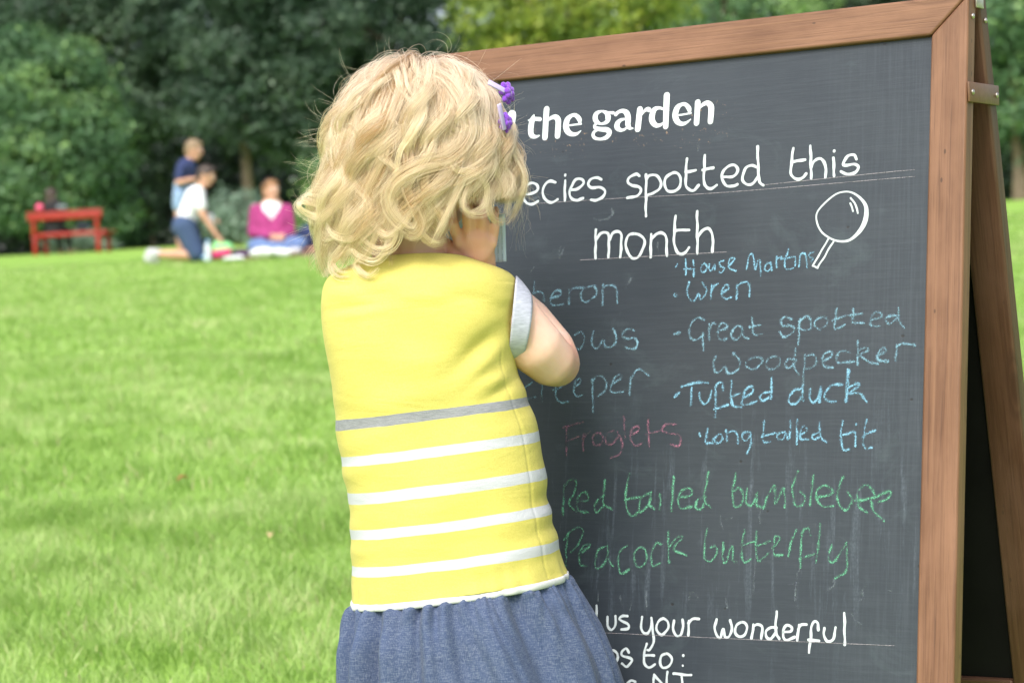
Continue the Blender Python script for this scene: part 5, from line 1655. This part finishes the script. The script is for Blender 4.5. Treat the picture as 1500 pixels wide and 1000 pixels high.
def hand(q, wrist, dirn, back, size=1.0):
    """palm, four unequal curled fingers and a thumb"""
    d = np.asarray(dirn, float); d /= np.linalg.norm(d)
    bk = np.asarray(back, float); bk = bk - d * (bk @ d); bk /= np.linalg.norm(bk)
    sd_ = np.cross(d, bk)
    w_ = np.asarray(wrist, float)
    q.capsule(w_, w_ + d * 0.06 * size, 0.026 * size, 0.032 * size, flat=0.55, flatdir=bk, seg=10, rings=3)
    for k, ln in enumerate((0.062, 0.072, 0.066, 0.052)):
        a = w_ + d * 0.075 * size + sd_ * (k - 1.5) * 0.018 * size
        b_ = a + d * ln * 0.55 * size - bk * 0.006 * size
        q.chain([a, b_, b_ + d * ln * 0.4 * size - bk * 0.018 * size], [0.0085 * size, 0.008 * size, 0.0068 * size], seg=8, rings=2)
    a = w_ + d * 0.02 * size - sd_ * 0.028 * size
    q.chain([a, a + (d * 0.5 - sd_ * 0.7) * 0.035 * size, a + (d * 0.9 - sd_ * 0.75) * 0.055 * size - bk * .01 * size], [0.011 * size, 0.010 * size, 0.008 * size], seg=8, rings=2)


def head_bits(q, c, fdir, s=1.0, updir=EZ):
    """skull, jaw, nose, ears facing fdir; returns axes"""
    f = np.asarray(fdir, float); u = np.asarray(updir, float)
    f = f - u * (f @ u); f /= np.linalg.norm(f); r_ = np.cross(f, u)
    A = [r_, f, u]
    q.ellipsoid(c, 0.074 * s, 0.092 * s, 0.098 * s, ax=A)
    q.ellipsoid(c + f * 0.030 * s - u * 0.072 * s, 0.052 * s, 0.055 * s, 0.050 * s, ax=A)
    q.capsule(c + f * 0.090 * s + u * 0.005 * s, c + f * 0.106 * s - u * 0.028 * s, 0.009 * s, 0.013 * s, seg=8)
    q.capsule(c + f * 0.080 * s - u * 0.066 * s - r_ * .018 * s, c + f * 0.080 * s - u * 0.066 * s + r_ * .018 * s, 0.008 * s, 0.008 * s, seg=8)
    for k in (-1, 1):
        q.ellipsoid(c + r_ * 0.076 * s * k - u * 0.015 * s, 0.010 * s, 0.020 * s, 0.030 * s, ax=A, seg=10, rings=8)
    return A


def eyes(c, A, s, parent):
    for k in (-1, 1):
        q = MB(); q.ellipsoid(c + A[1] * 0.0835 * s + A[0] * 0.030 * s * k + A[2] * 0.008 * s, 0.012 * s, 0.008 * s, 0.009 * s, ax=A, seg=10, rings=8)
        e_ = q.build('eye', M_EYEW, parent)
        q = MB(); q.ellipsoid(c + A[1] * 0.0905 * s + A[0] * 0.030 * s * k + A[2] * 0.008 * s, 0.006 * s, 0.003 * s, 0.006 * s, ax=A, seg=8, rings=6)
        q.build('iris', M_HDARK, e_)


def hair_cap(c, A, s, m_, parent, long_=0.0, name='hair'):
    q = MB()
    q.ellipsoid(c - A[1] * 0.014 * s + A[2] * 0.022 * s, 0.084 * s, 0.094 * s, 0.092 * s, ax=A)
    q.ellipsoid(c - A[1] * 0.045 * s - A[2] * 0.030 * s, 0.070 * s, 0.058 * s, 0.070 * s, ax=A)
    q.ellipsoid(c + A[1] * 0.045 * s + A[2] * 0.070 * s, 0.058 * s, 0.042 * s, 0.032 * s, ax=A)
    if long_:
        q.capsule(c - A[1] * 0.05 * s, c - A[1] * 0.07 * s - A[2] * long_, 0.075 * s, 0.06 * s, flat=0.6, flatdir=A[1])
        for k in (-1, 1):
            q.capsule(c - A[1] * 0.02 * s + A[0] * 0.065 * k * s, c - A[1] * 0.03 * s + A[0] * 0.08 * k * s - A[2] * long_ * 0.9, 0.035 * s, 0.03 * s)
    o = q.build(name, m_, parent, voxel=0.011 * s, smooth_it=3)
    tx = bpy.data.textures.get('hairlumps') or bpy.data.textures.new('hairlumps', 'CLOUDS')
    tx.noise_scale = 0.03
    dm = o.modifiers.new('lumps', 'DISPLACE'); dm.texture = tx; dm.strength = 0.012 * s
    return o


# --- woman in a pink cardigan sitting on the grass, facing us and turned to her left
DW = 24.5
W_ = lambda px, py, dd=0.0: P(px, py, DW + dd)
b0 = spot(400, DW)
gz = b0[2]
woman = thing('person', b0, 'woman in a magenta cardigan and white top sitting on the grass, short light brown hair', 'woman')
zofs = lambda p: np.array([p[0], p[1], max(p[2], gz + 0.05)])
q = MB()
hcw = W_(397, 279)
fd = np.array([0.55, -0.80, -0.05])
q.capsule(W_(397, 292), W_(398, 308), 0.055, 0.058)
q.capsule(W_(398, 310), W_(400, 352), 0.15, 0.16, flat=0.65, flatdir=FW)
A_w = head_bits(q, hcw, fd, 1.08)
shl = W_(375, 308); shr = W_(421, 308)
el1 = W_(371, 341, -.05); el2 = W_(425, 342, -.05)
h1 = W_(400, 346, -.28); h2 = W_(414, 346, -.28)
q.chain([shl, el1, h1], [.055, .045, .03]); q.chain([shr, el2, h2], [.055, .045, .03])
hand(q, h1, h2 - h1 + np.array([0, 0, -.02]), [0, -1, 1.2]); hand(q, h2, h1 - h2 + np.array([0, 0, -.02]), [0, -1, 1.2])
bodyw = q.build('body', M_SKIN2, woman, voxel=0.010, smooth_it=4)
eyes(hcw, A_w, 1.08, woman)
hair_cap(hcw, A_w, 1.08, M_HRED, woman)
q = MB()
for k in range(14):
    a0 = math.pi * k / 14; a1 = math.pi * (k + 1) / 14
    pt = lambda a: hcw + A_w[0] * 0.097 * 1.08 * math.cos(a) + A_w[2] * (0.03 + 0.105 * math.sin(a)) * 1.08 + A_w[1] * 0.030
    q.capsule(pt(a0), pt(a1), 0.007, 0.007, seg=8, rings=2)
q.build('hairband', M_BLACKC, woman)
q = MB()
q.capsule(W_(398, 314, -.02), W_(400, 352, -.01), 0.155, 0.165, flat=0.68, flatdir=FW)
q.build('top', M_WHITE, woman, voxel=0.012)
q = MB()
for sgn, sh, el, hh_ in ((-1, shl, el1, h1), (1, shr, el2, h2)):
    q.chain([sh, el, el + (hh_ - el) * 0.86], [.071, .062, .046])
    q.chain([W_(398 + sgn * 8, 303, .02), sh + (W_(398, 330) - sh) * 0.12], [.06, .075])
    q.chain([W_(398 + sgn * 13, 310, -.02), W_(399 + sgn * 11, 325, -.06), W_(400 + sgn * 4, 350, -.08)], [.080, .098, .110])
q.capsule(W_(398, 312, .08), W_(400, 352, .07), 0.155, 0.17, flat=0.6, flatdir=FW)
q.capsule(W_(389, 347, -.09), W_(412, 347, -.09), 0.08, 0.08)
q.build('cardigan', M_PINK, woman, voxel=0.012, smooth_it=4)
q = MB()
kn1 = zofs(W_(372, 352, -.55)); kn2 = zofs(W_(440, 353, -.45))
kn1[2] = gz + 0.10; kn2[2] = gz + 0.11
hp1 = b0 + np.array([-.08, 0, .12]); hp2 = b0 + np.array([.10, 0, .12])
ft1 = b0 + np.array([.22, -.62, .07]); ft2 = b0 + np.array([.30, -.45, .07])
q.chain([hp1, kn1, ft1], [.105, .075, .055]); q.chain([hp2, kn2, ft2], [.105, .075, .055])
q.capsule(hp1, hp2, .12, .12)
q.build('jeans', M_JEANS, woman, voxel=0.014)
for ft, dr in ((ft1, np.array([.9, -.3, 0])), (ft2, np.array([.3, -.9, 0]))):
    q = MB(); q.capsule(ft - dr * .02 - EZ * .03, ft + dr * .13 - EZ * .035, .035, .028); q.build('shoe', M_GREY, woman)

# --- boy kneeling in a white T-shirt, leaning forward to the right
DK = 24.0
K_ = lambda px, py, dd=0.0: P(px, py, DK + dd)
b0 = spot(280, DK); gz = b0[2]
boy = thing('person', b0, 'kneeling dark-haired boy in a white T-shirt and navy shorts reaching down to the right', 'boy')
q = MB()
hck = K_(302, 257)
fk = np.array([0.90, -0.25, -0.42])
upk = np.array([0.38, 0.0, 0.92])
upk = upk / np.linalg.norm(upk)
A_k = head_bits(q, hck, fk, 1.0, upk)
q.capsule(K_(297, 267), K_(291, 279), 0.045, 0.05)
q.capsule(K_(286, 288), K_(272, 327), 0.115, 0.115, flat=0.8, flatdir=RT)
s1 = K_(290, 285, -.14); s2 = K_(290, 285, .14)
e1 = K_(296, 313, -.20); w1 = K_(317, 344, -.18)
e2 = K_(298, 312, .17); w2 = K_(306, 322, .10)
q.chain([s1, e1, w1], [.045, .038, .026]); q.chain([s2, e2, w2], [.045, .038, .026])
hand(q, w1, [0.6, 0, -0.8], [0.6, -.6, .5], .9); hand(q, w2, [0.8, -.2, -0.1], [0, -.3, 1], .9)
hpA = K_(270, 333, -.09); hpB = K_(270, 333, .09)
knA = K_(288, 372, -.11); knB = K_(292, 371, .12)
knA[2] = gz + .07; knB[2] = gz + .07
anA = K_(228, 367, -.12); anB = K_(236, 364, .14)
anA[2] = gz + .10; anB[2] = gz + .10
for hp, kn, an in ((hpA, knA, anA), (hpB, knB, anB)):
    q.chain([hp, kn], [.085, .062]); q.chain([kn, (kn + an) / 2, an], [.058, .055, .036])
q.build('body', M_SKIN2, boy, voxel=0.010, smooth_it=4)
eyes(hck, A_k, 1.0, boy)
hair_cap(hck, A_k, 1.0, M_HDARK, boy)
q = MB()
q.capsule(K_(286, 289), K_(270, 331), 0.135, 0.138, flat=0.82, flatdir=RT)
q.chain([K_(289, 284, 0), s1, s1 + (e1 - s1) * 0.62], [.085, .075, .066]); q.chain([K_(289, 284, 0), s2, s2 + (e2 - s2) * 0.62], [.085, .075, .066])
q.build('t_shirt', M_WHITE, boy, voxel=0.012)
q = MB()
q.capsule(K_(270, 332, -.05), K_(270, 332, .05), .135, .135)
for hp, kn in ((hpA, knA), (hpB, knB)):
    q.chain([hp, hp + (kn - hp) * .93], [.122, .095])
q.build('shorts', M_NAVY2, boy, voxel=0.012)
for an in (anA, anB):
    q = MB()
    q.chain([an + RT * .01, an - RT * .05 + EZ * .015, an - RT * .085 - EZ * .05], [.046, .05, .045]); q.capsule(an - RT * .06 + EZ * .0, an - RT * .05 - EZ * .075, .052, .034)
    q.build('shoe', M_GREY, boy, voxel=0.012)

# --- boy standing behind in a navy T-shirt
DS = 24.9
S_ = lambda px, py, dd=0.0: P(px, py, DS + dd)
b0 = spot(276, DS); gz = b0[2]
boy2 = thing('person', b0, 'standing fair-haired boy in a navy T-shirt and pale blue shorts, head bowed', 'boy')
q = MB()
hcs = S_(284, 219)
fs = np.array([0.92, -0.30, -0.25]); ups = np.array([0.22, 0, .97])
A_s = head_bits(q, hcs, fs, 1.0, ups)
q.capsule(S_(279, 228), S_(275, 240), 0.042, 0.046)
q.capsule(S_(273, 247), S_(268, 283), 0.098, 0.098, flat=0.9, flatdir=RT)
s1 = S_(266, 246, -.12); s2 = S_(280, 245, .12)
e1 = S_(261, 268, -.15); w1 = S_(280, 263, -.26); e2 = S_(286, 266, .14); w2 = S_(292, 262, -.05)
q.chain([s1, e1, w1], [.040, .034, .025]); q.chain([s2, e2, w2], [.040, .034, .025])
hand(q, w1, [1, -.2, .1], [0, -.5, 1], .85); hand(q, w2, [.8, -.6, .1], [0, -.3, 1], .85)
for k, kx in ((-1, 263), (1, 273)):
    hp = S_(kx + 1, 288, -.07 * k * -1); kn = S_(kx, 328, -.07 * k * -1); an = np.array([kn[0], kn[1] + .02, gz + .07])
    q.chain([hp, kn, kn * .5 + an * .5, an], [.070, .048, .047, .030])
    q.capsule(an - EZ * .03, an + np.array([.11, -.04, -.04]), .034, .026)
q.build('body', M_SKIN2, boy2, voxel=0.010, smooth_it=4)
eyes(hcs, A_s, 1.0, boy2)
hair_cap(hcs, A_s, 1.0, M_HBLOND, boy2)
q = MB()
q.capsule(S_(273, 246), S_(269, 268), 0.118, 0.115, flat=0.9, flatdir=RT)
q.chain([S_(274, 243), s1, s1 + (e1 - s1) * .6], [.08, .066, .058]); q.chain([S_(274, 243), s2, s2 + (e2 - s2) * .6], [.08, .066, .058])
q.build('t_shirt', M_NAVY, boy2, voxel=0.012)
q = MB()
q.capsule(S_(268, 272), S_(268, 286), 0.112, 0.116, flat=0.9, flatdir=RT)
for k, kx in ((-1, 263), (1, 273)):
    q.capsule(S_(kx + 1, 286, .07 * k), S_(kx, 302, .07 * k), .085, .078)
q.build('shorts', M_LBLUE, boy2, voxel=0.012)

# --- person lying behind the curls in a dark top
DL = 24.8
b0 = spot(470, DL); gz = b0[2]
lyer = thing('person', b0, 'person in a dark navy top lying on the rug, mostly hidden behind the girl\'s curls', 'person')
L_ = lambda px, z, dd=0.0: np.array([P(px, 360, DL)[0], P(px, 360, DL)[1] + dd, gz + z])
q = MB()
hl = L_(492, .42, .1)
A_l = head_bits(q, hl, np.array([.6, -.7, .2]), 1.0)
q.capsule(L_(486, .33, .1), L_(480, .28, .1), .05, .055)
q.capsule(L_(474, .25, .1), L_(450, .15, .1), .12, .12)
q.chain([L_(474, .26, -.02), L_(482, .06, -.12), L_(462, .05, -.20)], [.05, .042, .03])
hand(q, L_(462, .05, -.20), [-1, -.3, 0], [0, 0, 1], .95)
q.chain([L_(470, .26, .25), L_(478, .06, .3), L_(492, .06, .1)], [.05, .042, .03])
hand(q, L_(492, .06, .1), [1, -.3, .2], [0, 0, 1], .95)
q.chain([L_(448, .13, .1), L_(420, .11, .25), L_(398, .09, .55)], [.10, .07, .05]); q.chain([L_(448, .13, .2), L_(424, .11, .45), L_(400, .09, .75)], [.10, .07, .05])
q.chain([L_(398, .09, .55), L_(394, .07, .6)], [.045, .035]); q.chain([L_(400, .09, .75), L_(395, .07, .8)], [.045, .035])
q.build('body', M_SKIN2, lyer, voxel=0.010, smooth_it=4)
eyes(hl, A_l, 1.0, lyer)
hair_cap(hl, A_l, 1.0, M_HDARK, lyer)
q = MB()
q.capsule(L_(474, .25, .1), L_(450, .17, .1), .145, .15); q.chain([L_(474, .26, -.02), L_(480, .10, -.10)], [.075, .06]); q.chain([L_(470, .26, .25), L_(477, .10, .3)], [.075, .06])
q.build('jumper', M_NAVY, lyer, voxel=0.012)
q = MB()
q.chain([L_(448, .14, .1), L_(422, .12, .24)], [.125, .09]); q.chain([L_(448, .14, .2), L_(426, .12, .43)], [.125, .09])
q.build('shorts', M_NAVY2, lyer, voxel=0.012)

# --- picnic things
def lump(name, c, r3, m_, label, cat, seed, ax=None, parts=5):
    r = np.random.default_rng(seed)
    q = MB()
    for k in range(parts):
        off = r.normal(0, .38, 3) * np.array(r3); off[2] = abs(off[2]) * .5
        s_ = r.uniform(.45, .75)
        q.ellipsoid(np.asarray(c) + off, r3[0] * s_, r3[1] * s_, r3[2] * s_, seg=14, rings=10)
    o = q.build(name, m_, None, voxel=min(r3) * .16, smooth_it=3, loc=np.asarray(c) - np.array([0, 0, r3[2] * .5]))
    tx = bpy.data.textures.get('folds') or bpy.data.textures.new('folds', 'CLOUDS'); tx.noise_scale = 0.06
    dm = o.modifiers.new('folds', 'DISPLACE'); dm.texture = tx; dm.strength = min(r3) * .35
    return tag(o, label, cat)


M_LIME = simple('lime_green_cloth', (0.20, 0.62, 0.22), (0.30, 0.72, 0.30), 14, .8)
M_HOT = simple('hot_pink_cloth', (0.72, 0.06, 0.20), (0.62, 0.05, 0.17), 14, .8)
M_PLUM = simple('plum_cloth', (0.05, 0.025, 0.06), (0.08, 0.04, 0.09), 14, .9)
M_RUG = simple('rug_wool', (0.34, 0.17, 0.14), (0.42, 0.25, 0.20), 9, .95, .4, 40, .01)
M_BLUEC = simple('pale_blue_plastic', (0.20, 0.40, 0.70), (0.30, 0.48, 0.74), 14, .5)
gp = lambda px, D, z=0.0: spot(px, D) + np.array([0, 0, z])
# rug
rc = gp(430, 24.3)
V = []
for j in range(14):
    for i in range(26):
        x = rc[0] - .62 + 1.5 * i / 25; y = rc[1] - .55 + 1.2 * j / 13
        V.append((x, y, float(lawn_z(x, y)) + .022 + .008 * math.sin(i * .9 + j * .5)))
rug = mesh('picnic_rug', V, grid_faces(26, 14), M_RUG, loc=rc)
m = rug.modifiers.new('solid', 'SOLIDIFY'); m.thickness = .012
tag(rug, 'faded reddish picnic rug spread on the grass under the lying person', 'rug')
# bag of bright clothes in front of the kneeling boy
lump('bag', gp(326, 23.9, .11), (.10, .10, .12), M_LIME, 'lime green bag under the kneeling boy\'s hand', 'bag', 3)
lump('jacket', gp(330, 23.7, .07), (.13, .09, .075), M_HOT, 'hot pink crumpled jacket beside the lime green bag', 'jacket', 4)
lump('towel', gp(310, 23.75, .05), (.10, .08, .055), M_BLUEC, 'pale blue crumpled towel at the kneeling boy\'s knee', 'towel', 5)
lump('cloth', gp(343, 23.5, .03), (.11, .07, .035), M_WHITE, 'small white cloth lying on the grass in front of the hot pink jacket', 'cloth', 6)
lump('coat', gp(366, 24.0, .05), (.17, .12, .06), M_PLUM, 'dark plum coat dropped on the grass beside the woman', 'coat', 7)
lump('towel', gp(405, 23.4, .06), (.19, .12, .075), M_WHITE, 'white towel bundled on the grass in front of the woman', 'towel', 8)
# water bottle held upright at the boy's knee
bc = gp(306, 23.6)
bt = thing('water_bottle', bc, 'clear blue-capped water bottle standing by the kneeling boy\'s hand', 'bottle')
q = MB(); q.capsule(bc + EZ * .035, bc + EZ * .16, .034, .032); q.capsule(bc + EZ * .16, bc + EZ * .205, .025, .014); q.build('bottle_body', simple('bottle_plastic', (.62, .68, .74), (.55, .62, .70), 20, .2), bt)
q = MB(); q.capsule(bc + EZ * .21, bc + EZ * .225, .016, .016); q.build('cap', M_BLUEC, bt)
# white cup in the boy's other hand
cc = K_(309, 321, .08)
cup = thing('cup', cc - EZ * .05, 'white paper cup in the kneeling boy\'s far hand', 'cup')
q = MB(); q.capsule(cc - EZ * .04, cc + EZ * .03, .030, .036, rings=3); q.build('cup_wall', M_WHITE, cup)

# --- person on the bench, seen from behind
b0 = bp(-0.37, 0.20, 0.0)
sit = thing('person', bp(-0.37, 0.20, 0), 'dark-haired person in dark clothes sitting on the red bench with their back to us', 'person')
q = MB()
hcb = bp(-0.40, 0.14, 1.27)
A_b = head_bits(q, hcb, BYA + 0.35 * BXA, 1.05)
q.capsule(hcb - EZ * .09, hcb - EZ * .17, .05, .055)
q.capsule(bp(-.38, .13, 1.0), bp(-.37, .16, .56), .14, .15, flat=.8, flatdir=BYA)
for k in (-1, 1):
    hp = bp(-.37 + .09 * k, .18, .55); kn = bp(-.37 + .11 * k, .56, .53); an = bp(-.37 + .10 * k, .60, .08)
    q.chain([hp, kn, an], [.085, .06, .04]); q.capsule(an - EZ * .04, an - EZ * .045 + BYA * .14, .035, .028)
    sh = bp(-.38 + .18 * k, .13, 1.03); el = bp(-.38 + .23 * k, .22, .78); wr = bp(-.38 + .12 * k, .42, .72)
    q.chain([sh, el, wr], [.05, .042, .028]); hand(q, wr, BYA - BXA * .3 * k, [0, 0, 1])
q.build('body', M_SKIN2, sit, voxel=.012, smooth_it=4)
hair_cap(hcb, A_b, 1.5, M_HDARK, sit, long_=0.24)
q = MB()
q.capsule(bp(-.38, .13, 1.03), bp(-.37, .16, 0.58), .20, .235, flat=.8, flatdir=BYA)
for k in (-1, 1):
    sh = bp(-.38 + .18 * k, .13, 1.02); el = bp(-.38 + .23 * k, .22, .78); wr = bp(-.38 + .13 * k, .40, .72)
    q.chain([bp(-.38, .13, 1.04), sh, el, wr], [.07, .068, .058, .045])
q.build('coat', M_BLACKC, sit, voxel=.014)
q = MB()
for k in (-1, 1):
    hp = bp(-.37 + .09 * k, .18, .55); kn = bp(-.37 + .11 * k, .56, .53); an = bp(-.37 + .10 * k, .60, .14)
    q.chain([hp, kn, an], [.105, .08, .055])
q.build('trousers', M_BLACKC, sit, voxel=.014)
M_BALL = simple('pink_ball_rubber', (0.78, 0.10, 0.22), (0.70, 0.08, 0.19), 8, .4)
# pink bobble hat on the person's shoulder side, resting on the top of the bench back
bc = bp(-0.585, -0.09, 0.921 + .088)
q = MB(); q.ellipsoid(bc, .088, .088, .088, seg=20, rings=14); q.capsule(bc + EZ * .07, bc + EZ * .095, .012, .010)
o = q.build('ball', M_BALL, None, loc=bc - EZ * .088); tag(o, 'round pink ball resting on the top of the red bench back', 'ball')
lump('bag', bp(-0.10, 0.02, 0.92 + .075), (.10, .06, .085), simple('pale_grey_cloth', (.22, .27, .28), (.16, .2, .21), 9, .9), 'pale grey bag leaning at the right shoulder of the person on the bench', 'bag', 12)
lump('bag', bp(0.26, 0.20, 0.467 + .09), (.17, .11, .11), simple('slate_bag_cloth', (.035, .045, .075), (.07, .09, .14), 9, .8), 'dark slate bag sitting on the seat of the red bench', 'bag', 13)
